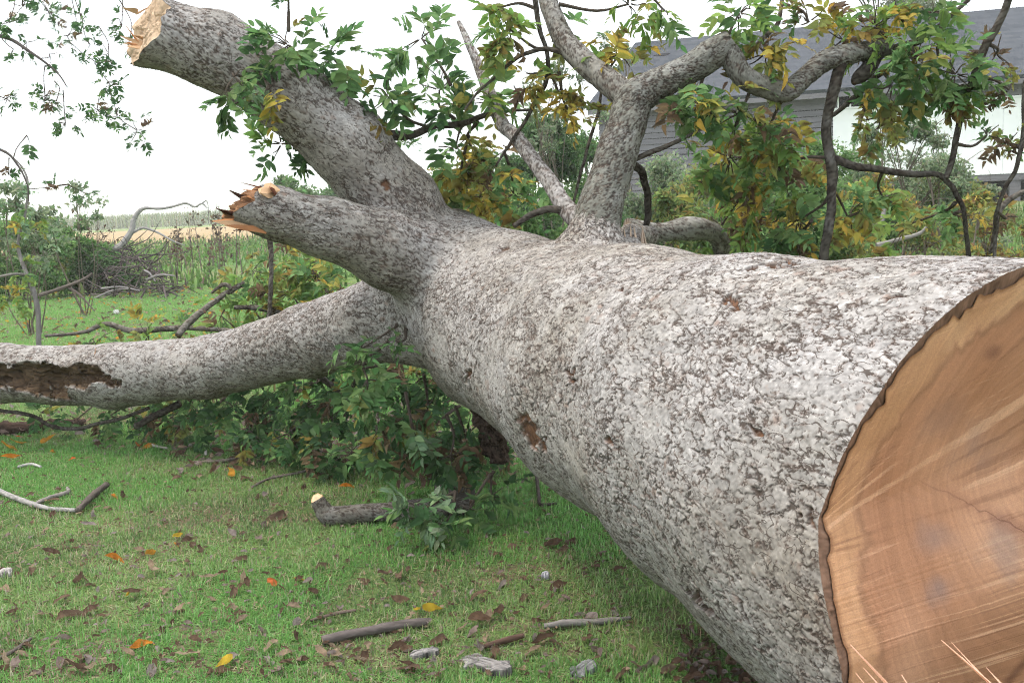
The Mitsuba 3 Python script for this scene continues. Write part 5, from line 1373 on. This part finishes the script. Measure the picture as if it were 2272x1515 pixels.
for k in range(n_st):
    px = (re_.uniform(380, 560), re_.uniform(190, 300), re_.uniform(20, 190))[0 if k < 17 else 1 if k < 25 else 2]; d = re_.uniform(20, 30)
    b = G(px, 0) if False else P(px, 757, d); b = np.array([b[0], b[1], float(ground_z(b[0], b[1])) - 0.03])
    h = re_.uniform(0.9, 1.75)
    tpt = b + [re_.normal(0, 0.12), re_.normal(0, 0.1), h]
    lean = (tpt - b)[0]
    lab = ('tall ' if h > 1.45 else 'short ' if h < 1.15 else '') + ('dead weed stalk leaning left' if lean < -0.07 else 'dead weed stalk leaning right' if lean > 0.07 else 'upright dead weed stalk') + (' near the tip of the snapped limb' if px > 480 else ' beside the brush pile on its right' if k < 17 else ' behind the brush pile' if k < 25 else ' in the far left scrub' if px < 100 else ' in the scrub left of the brush pile')
    t = thing('dead_weed', lab, 'weed', 'dead weed stalks at the field edge')
    mb = MB(); c = np.array([0.11, 0.085, 0.08]) * re_.uniform(0.7, 1.6)
    tube(mb, [b, (b + tpt) / 2 + re_.normal(0, 0.05, 3), tpt], [0.012, 0.009, 0.004], 5, 4, c, 0.1, re_, caps=False)
    for q in range(re_.integers(3, 8)):
        u = re_.uniform(0.35, 1); s0 = b + (tpt - b) * u
        tube(mb, [s0, s0 + [re_.normal(0, 0.14), re_.normal(0, 0.1), 0.12 + re_.uniform(0, 0.12)]], [0.005, 0.002], 4, 1, c, 0, re_, caps=False)
    add('stalk', mb.ply('mat_twig'), t)
    m_ = re_.integers(8, 30)
    u = re_.uniform(0.45, 1, (m_, 1))
    o = b + (tpt - b) * u + re_.normal(0, 0.07, (m_, 3))
    v, f, c = small_leaves(re_, o, 0.10, 0.28, pick(re_, m_, [[0.10, 0.07, 0.055], [0.15, 0.11, 0.08]], [2, 1]))
    add('dry_leaves', mikit.ply((v, f), 'leaf', color=c), t, kind='stuff')
# rough ground cover behind the trunk, before the barn
n = 26000
x = re_.uniform(-4, 16, n); y = re_.uniform(7.5, 26, n)
keep = (x / y > -0.3) & (x / y < 0.6) & (x > 0.6 * (y - 20)); x, y = x[keep], y[keep]; n = len(x)
v, f, c = blades(re_, n, (x, y), re_.uniform(0.08, 0.32, n), 0.022, pick(re_, n, [[0.10, 0.17, 0.05], [0.14, 0.21, 0.07], [0.07, 0.12, 0.04], [0.2, 0.17, 0.09]], [4, 3, 3, 1.2]), 0.6, z0=ground_z(x, y))
add('rough_grass', mikit.ply((v, f), 'leaf', color=c), kind='stuff', label='longer rough grass between the trunk and the barn', cat='grass')
# fallen sticks lying behind the trunk at right
for rows in ([(1945, 545, 7.5), (2000, 530, 7.5), (2040, 518, 7.5), (2062, 495, 7.5)], [(1900, 508, 8.5), (1930, 500, 8.5), (1965, 498, 8.5)], [(1955, 500, 8.2), (1962, 465, 8.2), (1968, 430, 8.2)]):
    mb = MB(); tube(mb, [P(*r) for r in rows], np.linspace(0.02, 0.01, len(rows)), 7, 5, (0.2, 0.19, 0.18), 0.12, re_)
    add('branch', mb.ply('mat_twig'), tree)

# ---------------------------------------------------------------- things lying on the lawn
rg2 = np.random.default_rng(31)
def lying(rows, color, name, label, cat, around=9, rough=0.1, lift=0.6, barky=False, end=None, amp=0.003, group=None):
    """A stick on the grass: rows of (px, py, radius px); the ground point below each pixel, raised by a part of its radius."""
    pts, rad = [], []
    for px, py, r in rows:
        q = G(px, py); d = (q - CAM) @ F_; rm = r * d / FOCAL
        q[2] += rm * lift + 0.012; pts.append(q); rad.append(rm)
    s = spline(np.column_stack([np.array(pts), rad]), 10)
    p, r = s[:, :3], s[:, 3]
    L = np.concatenate([[0], np.cumsum(np.linalg.norm(np.diff(p, axis=0), axis=1))]); m = max(int(L[-1] / 0.006), 8); t = np.linspace(0, L[-1], m)
    p = np.stack([np.interp(t, L, p[:, k]) for k in range(3)], -1); r = np.interp(t, L, r) * (1 + rough * 2 * (vn(np.stack([t / 0.03, t * 0 + len(scene), t * 0], -1), 2) - 0.5))
    ar = max(around, int(2 * np.pi * r.mean() / 0.006))
    v, f, ax, n = tube_rings(p, r, ar)
    g = vfbm(np.stack([(v @ unit(p[-1] - p[0])) * 25, v[:, 2] * 160, (v @ unit(np.cross(p[-1] - p[0], [0, 0, 1]))) * 160], -1), 3, 8)
    if barky:
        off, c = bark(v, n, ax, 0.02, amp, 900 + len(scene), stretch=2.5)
        c = c * (np.array(color) / 0.3)
        v = v + n * off[:, None]
    else:
        v = v + n * ((g - 0.5) * 0.35 * np.repeat(r, ar))[:, None]
        c = np.array(color) * np.clip(0.35 + 1.3 * g, 0.2, 2)[:, None]
    a = len(v); j = np.arange(ar)
    v = np.vstack([v, p[0], p[-1]]); c = np.vstack([c, [end or color] * 2])
    f = np.vstack([f, np.stack([(j + 1) % ar, j, j * 0 + a], 1), np.stack([a - ar + j, a - ar + (j + 1) % ar, j * 0 + a + 1], 1)])
    return add(name, mikit.ply((v, f), 'bark', smooth=True, color=np.clip(c, 0.01, 0.8)), None, label, cat, group)

lying([(-70, 1062, 6), (0, 1098, 6), (60, 1122, 6), (110, 1136, 5), (170, 1140, 5)], (0.25, 0.24, 0.235), 'stick', 'pale curved stick on the grass at the left edge', 'stick')
lying([(174, 1146, 6), (205, 1118, 8), (238, 1090, 7)], (0.10, 0.085, 0.075), 'stick', 'short dark stick meeting the end of the pale curved stick', 'stick', lift=1.5)
lying([(70, 1130, 4), (110, 1112, 5), (150, 1100, 5), (150, 1088, 3)], (0.2, 0.18, 0.17), 'stick', 'short grey twig above the pale curved stick', 'stick')
# the small log: a bent knob with a pale sawn end at left
lg = thing('small_log', 'short dark log with a bent knob and pale sawn end lying on the grass', 'log')
def log_rows(rows):
    out = []
    for px, py, d, r in rows: out.append((px, py, d, r))
    return out
k_ = branch([(704, 1108, 4.62, 17), (716, 1128, 4.62, 21), (730, 1143, 4.62, 25), (765, 1142, 4.62, 23), (830, 1136, 4.62, 23), (900, 1132, 4.64, 23), (980, 1126, 4.66, 22), (1040, 1122, 4.68, 20)], step=0.005, seed=40, tint=0.7, green=0.1, size=0.022, amp=0.0042, wob=0.004, name='bark', parent=lg)
path = scene[k_]['filename']; v, f, n, uv, c = meshkit.WRITTEN[path]; scene[k_] = {**mikit.ply((v, f), 'bark', smooth=True, color=np.asarray(c) * 0.62)}
a_, b_ = P(704, 1108, 4.62), P(716, 1128, 4.62)
dv = unit(a_ - b_ - 0.045 * F_); x_, y_, z_ = frame(dv)
ang_ = np.linspace(0, 2 * np.pi, 28)[:-1]; m = len(ang_)
rr_l = 0.030 * (1 + 0.1 * rg2.uniform(-1, 1, m))
cc_ = a_ + dv * 0.006
ring = cc_ + np.cos(ang_)[:, None] * rr_l[:, None] * x_ + np.sin(ang_)[:, None] * rr_l[:, None] * y_
ring2 = cc_ + 0.6 * (ring - cc_) + dv * 0.003; back = ring - dv * 0.02
v = np.vstack([back, ring, ring2, cc_ + dv * 0.002]); j = np.arange(m); j2 = (j + 1) % m
f = np.vstack([np.stack([a * m + j, a * m + j2, (a + 1) * m + j2], 1) for a in (0, 1)] + [np.stack([a * m + j, (a + 1) * m + j2, (a + 1) * m + j], 1) for a in (0, 1)] + [np.stack([2 * m + j, 2 * m + j2, j * 0 + 3 * m], 1)])
c = np.vstack([np.tile([0.1, 0.07, 0.05], (m, 1)), np.tile([0.40, 0.27, 0.15], (m, 1)), np.tile([0.58, 0.44, 0.29], (m, 1)), [[0.5, 0.38, 0.25]]]) * (1 + 0.15 * rg2.uniform(-1, 1, (3 * m + 1, 1)))
add('sawn_end', mikit.ply((v, f), 'plain', color=c), lg, label='small pale sawn end of the log')
lying([(716, 1434, 10), (760, 1424, 11), (830, 1410, 10), (900, 1398, 11), (950, 1390, 8)], (0.115, 0.10, 0.095), 'stick', 'straight dark stick lying on the grass at bottom centre', 'stick', end=(0.35, 0.25, 0.16))
lying([(1076, 1444, 6), (1120, 1432, 7), (1162, 1420, 6)], (0.115, 0.075, 0.06), 'stick', 'small brown stick on the grass between the grey bark chips', 'stick')
lying([(1208, 1400, 7), (1260, 1394, 9), (1330, 1390, 7), (1400, 1380, 5)], (0.2, 0.19, 0.185), 'bark_strip', 'long thin strip of pale grey bark on the grass under the trunk', 'bark strip', rough=0.25)
lying([(430, 1032, 3.5), (500, 1028, 4), (580, 1016, 4), (660, 1008, 3)], (0.15, 0.125, 0.11), 'twig', 'long thin twig on the grass before the shaded leaves', 'twig')
lying([(560, 1090, 2.6), (600, 1072, 3), (690, 1050, 3), (716, 1006, 2.6)], (0.13, 0.11, 0.10), 'twig', 'thin dark forked twig right of the long thin twig', 'twig', lift=2)
lying([(318, 985, 3), (345, 996, 3.4), (372, 1000, 2.6)], (0.33, 0.3, 0.28), 'twig', 'tiny pale twig beside a reddish leaf at left', 'twig')
lying([(420, 998, 3), (452, 990, 3.4), (458, 1018, 3)], (0.33, 0.31, 0.3), 'twig', 'small pale hooked twig in front of the crushed leaves', 'twig', lift=2)
lying([(40, 1042, 3), (70, 1036, 3.4), (92, 1042, 3)], (0.34, 0.33, 0.32), 'twig', 'short pale twig at the left edge of the lawn', 'twig')
lying([(0, 1470, 4), (40, 1448, 5), (70, 1425, 4)], (0.1, 0.085, 0.075), 'twig', 'dark twig in the grass at the bottom left corner', 'twig')
lying([(690, 1385, 3.4), (745, 1370, 4), (790, 1362, 3)], (0.13, 0.1, 0.085), 'twig', 'thin brown twig above the straight dark stick', 'twig')
lying([(1190, 1060, 4), (1196, 1110, 4), (1200, 1132, 4), (1235, 1128, 3)], (0.06, 0.05, 0.045), 'twig', 'dark bent twig in the shade under the trunk', 'twig', lift=2)
# heavy rotten bark at the left edge, under the long limb
lying([(-60, 962, 14), (40, 964, 16), (120, 955, 13), (190, 944, 8)], (0.065, 0.045, 0.038), 'rotten_limb', 'dark brown rotten limb on the ground under the long limb', 'limb', rough=0.2)
lying([(985, 1105, 30), (1010, 1112, 36), (1035, 1120, 26)], (0.09, 0.08, 0.075), 'bark_chunk', 'dark bark chunk behind the pale spray of leaves', 'bark chunk', rough=0.2)
# pale chips
def chip(px, py, L, W, th, yaw, color, label, pitch=0.1):
    q = G(px, py); d = (q - CAM) @ F_; s = d / FOCAL
    n = 26
    u = np.linspace(-1, 1, n); w_ = np.linspace(-1, 1, 13)
    Uq, Wq = np.meshgrid(u, w_, indexing='ij')
    half = (1 - np.abs(Uq) ** 5 * 0.6) * (1 + 0.9 * (meshkit.noise(np.stack([Uq * 5 + px, np.sign(Wq) * 3.0, Uq * 0], -1), 3) - 0.5))
    x = Uq * L * s / 2 * (1 + 0.12 * (meshkit.noise(np.stack([Wq * 4 + py, Wq * 0, Wq * 0], -1), 5) - 0.5)); y = Wq * W * s / 2 * half
    hh = np.clip(1.5 * meshkit.fbm(np.stack([x * 30 + px, y * 230, x * 0], -1), 3, 5) - 0.3, 0, 1)
    z = th * s * np.sqrt(np.maximum(1 - Wq ** 2, 0)) * (0.5 + hh) * (1 - np.abs(Uq) ** 6 * 0.7) + 0.018
    z += x * pitch
    V = np.stack([x, y, z], -1).reshape(-1, 3); lowv = V.copy(); lowv[:, 2] = 0.0
    i, j = np.meshgrid(np.arange(n - 1), np.arange(12), indexing='ij'); a = (i * 13 + j).ravel()
    f = np.stack([a, a + 13, a + 14, a + 1], -1)
    ed = np.concatenate([np.arange(13), np.arange(1, n) * 13 + 12, (n - 1) * 13 + np.arange(11, -1, -1), np.arange(n - 2, 0, -1) * 13])
    e2 = np.roll(ed, -1)
    V2 = np.vstack([V, lowv]); f = np.vstack([f, np.stack([ed, ed + len(V), e2 + len(V), e2], -1)])
    c_, s_ = math.cos(yaw), math.sin(yaw)
    V2 = V2 @ np.array([[c_, s_, 0], [-s_, c_, 0], [0, 0, 1]]) + [q[0], q[1], float(ground_z(q[0], q[1]))]
    g = hh.reshape(-1, 1)
    col = np.array(color) * np.clip(0.15 + 1.7 * g, 0.15, 1.6)
    add('bark_chip', mikit.ply((V2, f), 'bark', smooth=40 if False else False, color=np.clip(np.vstack([col, col * 0.5]), 0.01, 0.75)), None, label, 'bark chip')
chip(1078, 1482, 135, 60, 6, -0.75, (0.19, 0.18, 0.178), 'large flat pale grey bark chip on the grass at bottom centre')
chip(942, 1456, 62, 24, 5, 0.1, (0.22, 0.21, 0.21), 'small grey bark chip left of the large flat one')
chip(1295, 1494, 60, 40, 7, 0.6, (0.18, 0.185, 0.19), 'grey bark chip at the bottom edge, before the trunk', 0.2)
chip(12, 1279, 30, 18, 8, 0.2, (0.36, 0.33, 0.32), 'tiny white bark chip at the left edge of the lawn')
chip(1210, 1285, 18, 12, 8, 0.2, (0.5, 0.5, 0.56), 'tiny pale bark chip in the middle of the shaded grass')
chip(258, 697, 13, 9, 6, 0.2, (0.5, 0.5, 0.48), 'small white stone like chip on the far lawn at left')

# fallen leaves: one curled leaf each
def dead_leaf(rng, kind):
    L = {'orange': 0.075, 'red': 0.05}.get(kind, 0.064) * rng.uniform(0.75, 1.25); W = L * rng.uniform(0.17, 0.28)
    v, f = leaflet(rng, L, W, rng.uniform(-0.3, 0.3), rng.uniform(0.1, 1.0), rng.uniform(-0.5, 0.4), seg=6)
    curl = rng.uniform(-1, 1) * 2.5
    t = v[:, 2] / L
    v = np.stack([v[:, 0] * np.cos(curl * t * 0.6) - v[:, 1] * np.sin(curl * t * 0.6), v[:, 0] * np.sin(curl * t * 0.6) + v[:, 1] * np.cos(curl * t * 0.6), v[:, 2]], -1)
    v = v + noise3(v + rng.uniform(0, 9, 3), L * 0.22, 3) * L * 0.16
    return v - [0, 0, L / 2], f
DEAD = {'brown': [[0.13, 0.085, 0.06], [0.10, 0.065, 0.048], [0.17, 0.115, 0.085]], 'tan': [[0.30, 0.22, 0.16], [0.24, 0.18, 0.135], [0.34, 0.26, 0.19]], 'mauve': [[0.22, 0.17, 0.155], [0.27, 0.225, 0.215], [0.17, 0.13, 0.12]],
        'orange': [[0.50, 0.19, 0.035], [0.44, 0.22, 0.04]], 'red': [[0.55, 0.12, 0.04], [0.48, 0.13, 0.05]], 'yellow': [[0.42, 0.30, 0.04]], 'pale': [[0.20, 0.26, 0.17]]}
DEAD_PLY = {}
for kd, cols in DEAD.items():
    DEAD_PLY[kd] = []
    for q in range(6):
        v, f = dead_leaf(rg2, kd)
        c = np.array(cols[q % len(cols)]) * (1 + 0.22 * rg2.normal(0, 1, (len(v), 1)))
        DEAD_PLY[kd].append((v, f, np.clip(c, 0.01, 0.7), mikit.ply((v, f), 'leaf', smooth=True, color=np.clip(c, 0.01, 0.7))))
WHAT = {'brown': ('curled dark brown dead leaf in the grass', 'dark brown fallen leaves'), 'tan': ('curled tan dead leaf in the grass', 'tan fallen leaves'), 'mauve': ('dry greyish brown dead leaf in the grass', 'greyish fallen leaves')}
def leaf_frame(kd, q, s, rng, tilt=0.45):
    z = unit([rng.normal(), rng.normal(), rng.normal(0, tilt * 0.5)]); up = unit([rng.normal(0, tilt), rng.normal(0, tilt), 1])
    x = unit(np.cross(up, z)); y = np.cross(z, x)
    m = np.eye(4); m[:3, 0], m[:3, 1], m[:3, 2], m[:3, 3] = x * s, y * s, z * s, q
    return m
shared = {}
LAND = [(60, 1120, 'the pale curved stick'), (205, 1118, 'the short dark stick'), (110, 1112, 'the short grey twig'), (780, 1140, 'the small log'), (935, 1140, 'the pale spray of leaves'), (830, 1410, 'the straight dark stick'), (1120, 1432, 'the small brown stick'), (1300, 1392, 'the bark strip'), (580, 1018, 'the long thin twig'), (650, 1060, 'the thin forked twig'), (1078, 1480, 'the large bark chip'), (942, 1456, 'the small bark chip'), (1295, 1494, 'the bark chip at the bottom edge'),
        (258, 1248, 'the bright orange leaf'), (605, 1304, 'the red leaf'), (285, 1334, 'the yellow and brown leaf'), (620, 1154, 'the large dark leaf'), (1065, 1388, 'the large reddish brown leaf'), (345, 1280, 'the broad tan leaf'), (150, 1375, 'the long dark brown leaf'), (600, 1445, 'the upright tan leaf'), (320, 1446, 'the pinkish orange leaf'), (45, 1460, 'the pale tan leaf'), (395, 1205, 'the tiny yellow leaf'), (105, 990, 'the lone orange leaf'), (500, 1484, 'the yellow leaf at the bottom edge'), (1210, 1285, 'the tiny pale chip'), (770, 1366, 'the thin brown twig')]
def by_landmark(px, py):
    dx, dy, nm = min(((px - a, (py - b) * 1.6, nm) for a, b, nm in LAND), key=lambda q: q[0] ** 2 + q[1] ** 2)
    a = math.degrees(math.atan2(dy, dx)) % 360
    side = ('right of', 'before and right of', 'in front of', 'before and left of', 'left of', 'behind and left of', 'behind', 'behind and right of')[int((a + 22.5) // 45) % 8]
    r = math.hypot(dx, dy)
    return ('just ' if r < 55 else '' if r < 110 else 'away ' if r < 190 else 'far ') + side + ' ' + nm
def fallen(px, py, kd, label=None, group=None, s=1.0, h=0.022):
    q = G(px, py); q[2] += h
    k = int(rg2.integers(6))
    if label is None:
        what = {'brown': 'dark brown dead leaf', 'tan': 'tan dead leaf', 'mauve': 'dry greyish brown dead leaf'}[kd]
        label = ('small ' if s < 0.85 else 'large ' if s > 1.12 else '') + what + ' ' + by_landmark(px, py)
        shared[label] = shared.get(label, 0) + 1
        if shared[label] > 1:
            label = label.replace('dead leaf', ('torn', 'rolled', 'crinkled', 'narrow')[min(shared[label] - 2, 3)] + ' dead leaf')
        if len(label.split()) > 16:
            label = label.replace('small ', '').replace('large ', '').replace('dry greyish brown', 'greyish').replace('dead ', '')
    k_ = add('fallen_leaf', {**DEAD_PLY[kd][k][3], 'to_world': T(leaf_frame(kd, q, s, rg2))}, None, label, 'leaf', group or 'dead leaves fallen on the lawn')
def trunk_edge(py):
    return 1040 + (py - 930) / 0.885
for px, py, kd, label, s in ((258, 1248, 'orange', 'bright orange fallen leaf, the larger one in the middle of the left lawn', 1.2), (335, 1235, 'orange', 'small orange brown leaf right of the bright orange one', 0.9), (605, 1304, 'red', 'small red leaf standing in the grass at centre left', 1.0), (667, 1293, 'orange', 'small orange leaf just right of the red leaf', 0.8),
        (285, 1334, 'yellow', 'yellow and brown curled leaf below the bright orange one', 1.1), (292, 1330, 'brown', 'dark curled leaf overlapping the yellow one', 1.1), (252, 1110, 'orange', 'tiny orange leaf right of the dark stick', 0.8), (15, 1002, 'orange', 'orange leaf at the far left below the rotten limb', 1.6), (40, 993, 'orange', 'orange leaf second from the left edge below the rotten limb', 1.6), (105, 990, 'orange', 'lone orange leaf on the grass below the hollow', 1.4), (22, 1022, 'orange', 'lower orange leaf of the group at the left edge', 1.4), (45, 978, 'red', 'small reddish leaf close to the rotten limb', 1.3), (118, 1008, 'orange', 'tiny orange leaf below the lone orange leaf', 0.9), (162, 1027, 'red', 'reddish tan leaf on the lawn below the hollow', 1.3),
        (318, 946, 'orange', 'orange yellow leaf in the shade under the limb', 1.3), (310, 990, 'red', 'dark red leaf beside the tiny pale twig', 1.5), (332, 996, 'orange', 'orange leaf touching the tiny pale twig', 1.2), (770, 1086, 'orange', 'orange tan leaf above the small log', 1.1), (515, 1062, 'orange', 'small orange leaf among brown ones before the crushed leaves', 1.0), (395, 1198, 'yellow', 'tiny yellow leaf in the middle of the left lawn', 0.7),
        (395, 1215, 'orange', 'small rust leaf beside the tiny yellow leaf', 0.6), (960, 1365, 'yellow', 'yellow leaf at the right end of the straight dark stick', 1.2), (925, 1368, 'yellow', 'yellow leaf lying just above the straight dark stick', 1.0), (620, 1154, 'brown', 'large dark brown leaf left of the small log', 1.7), (1065, 1388, 'brown', 'large reddish brown leaf on the grass below the trunk', 1.6), (1082, 1378, 'tan', 'upright tan leaf against the large reddish brown one', 1.1), (345, 1280, 'tan', 'broad tan leaf in the middle of the left lawn', 1.4),
        (150, 1375, 'brown', 'long dark brown leaf at the lower left', 1.5), (600, 1445, 'tan', 'upright tan leaf left of the straight dark stick', 1.2), (710, 1466, 'tan', 'pale tan leaf below the straight dark stick', 1.2), (320, 1446, 'orange', 'pinkish orange leaf near the bottom edge at left', 1.1), (45, 1460, 'tan', 'pale tan leaf near the bottom left corner', 1.2), (500, 1464 + 20, 'yellow', 'yellow leaf at the bottom edge', 1.0), (1180, 1452, 'tan', 'tan leaf on the grass below the small brown stick', 1.3), (980, 1140 + 12, 'tan', 'pale pinkish leaf beside the dark bark chunk', 1.1)):
    fallen(px, py, kd, label, None, s)
n_ok = 0
while n_ok < 245:
    px = rg2.uniform(-20, 1650); py = 985 + 520 * rg2.uniform(0, 1) ** 0.75
    if px > trunk_edge(py) - 5: continue
    if meshkit.noise(np.array([[px / 150.0, py / 70.0, 0]]), 17)[0] < 0.44 and rg2.uniform() < 0.75: continue
    kd = ('brown', 'tan', 'mauve')[rg2.choice(3, p=(0.45, 0.25, 0.30))]
    fallen(px, py, kd, s=rg2.uniform(0.65, 1.15), h=rg2.uniform(0.006, 0.022)); n_ok += 1
# litter: the rest of the leaves, thick under the limbs and on the far lawn
mb = MB()
def litter(n, fx, fy, s, h, kinds):
    for _ in range(n):
        px, py = fx(), fy()
        q = G(px, py); q[2] += h * rg2.uniform(0.3, 1.2)
        kd = kinds[rg2.integers(len(kinds))]
        v, f, c, _p = DEAD_PLY[kd][rg2.integers(6)]
        m = leaf_frame(kd, q, s * rg2.uniform(0.6, 1.2), rg2)
        mb.add(v @ m[:3, :3].T + m[:3, 3], f, c)
BR = ['brown', 'brown', 'mauve', 'tan', 'mauve']
litter(700, lambda: rg2.uniform(380, 1180), lambda: rg2.normal(985, 36), 1.0, 0.04, BR)
litter(330, lambda: rg2.uniform(-40, 1000), lambda: rg2.uniform(900, 1000), 1.0, 0.03, BR)
litter(1500, lambda: rg2.uniform(-20, 1400), lambda: rg2.uniform(985, 1515), 0.42, 0.022, BR)
litter(240, lambda: rg2.uniform(1500, 1800), lambda: rg2.uniform(1400, 1540), 0.6, 0.03, ['brown', 'brown', 'mauve'])
litter(1300, lambda: rg2.uniform(-30, 800), lambda: 640 + 120 * rg2.uniform(0, 1) ** 1.3, 1.1, 0.02, BR + ['yellow', 'orange', 'tan'])
litter(500, lambda: rg2.uniform(1400, 2272), lambda: rg2.uniform(500, 585), 1.2, 0.02, BR + ['tan'])
add('leaf_litter', mb.ply('leaf', smooth=True), kind='stuff', label='scattered small brown dead leaves in the grass and under the limbs', cat='leaf litter')

# ---------------------------------------------------------------- the stump at the lower right, out of view but for its hinge splinters
st = thing('tree_stump', 'pale pink splinters standing on the stump before the sawn end', 'stump')
sc_ = np.array([0.66, 1.36, 0.0])
ph = np.linspace(0, 2 * np.pi, 72, endpoint=False)
rad_s = 0.44 * (1 + 0.10 * np.sin(3 * ph + 1) + 0.05 * np.sin(7 * ph))
zs = np.array([-0.05, 0.05, 0.2, 0.34, 0.42])
fl = np.array([1.35, 1.18, 1.06, 1.0, 0.99])
V = np.array([np.column_stack([sc_[0] + rad_s * a * np.cos(ph), sc_[1] + rad_s * a * np.sin(ph), np.full(72, z)]) for z, a in zip(zs, fl)]).reshape(-1, 3)
i, j = np.meshgrid(np.arange(4), np.arange(72), indexing='ij'); a = i * 72 + j; b = i * 72 + (j + 1) % 72
f = np.vstack([np.stack([a.ravel(), b.ravel(), b.ravel() + 72], 1), np.stack([a.ravel(), b.ravel() + 72, a.ravel() + 72], 1)])
nzs = vfbm(V / 0.04, 3, 5)[:, None]
add('bark', mikit.ply((V + 0.02 * (nzs - 0.5), f), 'bark', smooth=True, color=np.array([0.3, 0.29, 0.285]) * (0.5 + nzs)), st)
V = np.vstack([V[-72:] * [1, 1, 1] - [0, 0, 0.004], [[sc_[0], sc_[1], 0.42]]])
f = np.stack([np.arange(72), (np.arange(72) + 1) % 72, np.full(72, 72)], 1)
add('top', mikit.ply((V, f), 'plain', color=np.tile([0.5, 0.34, 0.22], (73, 1))), st)
PINK = (0.66, 0.40, 0.29)
for (x0, y0), (x1, y1), w0, w1, d in (((1888, 1428), (2010, 1560), 14, 7, 1.62), ((1914, 1482), (1985, 1560), 13, 5, 1.62), ((1895, 1494), (1950, 1560), 11, 3, 1.62), ((2000, 1496), (2040, 1560), 12, 4, 1.62), ((2084, 1510), (2110, 1560), 10, 3, 1.62), ((2092, 1415), (2235, 1545), 20, 3, 1.58), ((2134, 1457), (2220, 1540), 12, 3, 1.58), ((2112, 1424), (2210, 1530), 9, 2, 1.59), ((2185, 1480), (2260, 1560), 14, 3, 1.58)):
    tip_, b0 = P(x0, y0, d), P(x1, y1, d - 0.02)
    dv = tip_ - b0
    base = b0 - dv * max((b0[2] - 0.40) / dv[2], 0.0)
    s_ = 1.6 / FOCAL
    add('splinter', MB().add(*shard(base, tip_ - base, np.linalg.norm(tip_ - base), w0 * s_, w1 * s_ * 0.6, 6 * s_, PINK, rg2, bend=rg2.uniform(-0.02, 0.02), tip=0.3, n=7)).ply('plain'), st)

# ---------------------------------------------------------------- grass
rq = np.random.default_rng(1234)
LUSH, DULL, STRAW = [[0.185, 0.37, 0.11], [0.145, 0.30, 0.09], [0.25, 0.45, 0.165]], [[0.15, 0.25, 0.095], [0.12, 0.20, 0.075], [0.205, 0.31, 0.13]], [[0.235, 0.37, 0.13], [0.19, 0.32, 0.11], [0.33, 0.44, 0.21]]
def grass_tile(size, n, h, w, straw, seg=2, kind=LUSH):
    x, y = rq.uniform(-size / 2, size / 2, n), rq.uniform(-size / 2, size / 2, n)
    tone = vn(np.stack([x / 0.11, y / 0.11, x * 0], -1), int(rq.integers(99)))
    hh = h * rq.uniform(0.45, 1.25, n) * (0.45 + 1.1 * tone)
    col = pick(rq, n, kind + [[0.46, 0.43, 0.29], [0.30, 0.22, 0.15]], [5, 4, 3, straw, 0.35 * straw], 0.14)
    return blades(rq, n, (x, y), hh, w, col, 1.2, seg=seg)
TS = 0.5
for k in range(6):
    v, f, c = grass_tile(TS * 1.25, (4200, 4000, 3800, 4200, 3000, 3600)[k], (0.032, 0.031, 0.030, 0.034, 0.028, 0.031)[k], 0.0042, (0.8, 1.2, 1.4, 0.6, 3.0, 2.2)[k], kind=(LUSH, LUSH, STRAW, LUSH, DULL, STRAW)[k])
    scene[f'turf_{k}'] = {'type': 'shapegroup', 'grass': mikit.ply((v, f), 'leaf', color=c)}
for k in range(2):
    v, f, c = grass_tile(1.06, 1500, 0.055, 0.0065, 0.8, seg=1)
    scene[f'turf_far_{k}'] = {'type': 'shapegroup', 'grass': mikit.ply((v, f), 'leaf', color=c)}
gcount = 0
def tile(group, x, y, s=1.0):
    global gcount
    gcount += 1
    k = int(rq.integers(4))
    z = float(ground_z(x, y))
    scene[f'grass__{gcount:03d}'] = {'type': 'instance', 'to_world': T().translate([x, y, z]).rotate([0, 0, 1], 90 * k + rq.uniform(-12, 12)).scale([s, s, s * rq.uniform(0.8, 1.15)]), 'g': {'type': 'ref', 'id': group}}
say('grass', 'short green lawn grass with straw coloured blades', 'grass', None, 'stuff')
for ix in range(-10, 8):
    for iy in range(3, 17):
        x, y = ix * TS, iy * TS + 0.2
        px, py, d = project([x, y, 0.0])
        if d < 0.5 or px < -330 or px > 1950 or py > 1850: continue
        bare = meshkit.noise(np.array([[x / 1.1, y / 1.1, 0]]), 55)[0]
        tile('turf_%d' % ((0, 3)[int(rq.integers(2))] if bare < 0.40 else (1, 2, 0)[int(rq.integers(3))] if bare < 0.56 else (2, 5, 4)[int(rq.integers(3))]), x, y, 1.0)
for ix in range(-14, 14):
    for iy in range(8, 22):
        x, y = float(ix), iy + 0.4
        px, py, d = project([x, y, 0.0])
        if px < -200 or px > 2500: continue
        if iy >= 19 and x < 1: continue
        tile(f'turf_far_{int(rq.integers(2))}', x, y)
scene['haze'] = {'type': 'cube', 'to_world': T().translate([0, 0, 11.5]).scale([3000, 3000, 13.5]), 'bsdf': {'type': 'null'}, 'interior': {'type': 'ref', 'id': 'air'}}
say('haze', 'thin pale haze over the fields', 'haze', None, 'stuff')
print('grass tiles', gcount, 'entries', len(scene))
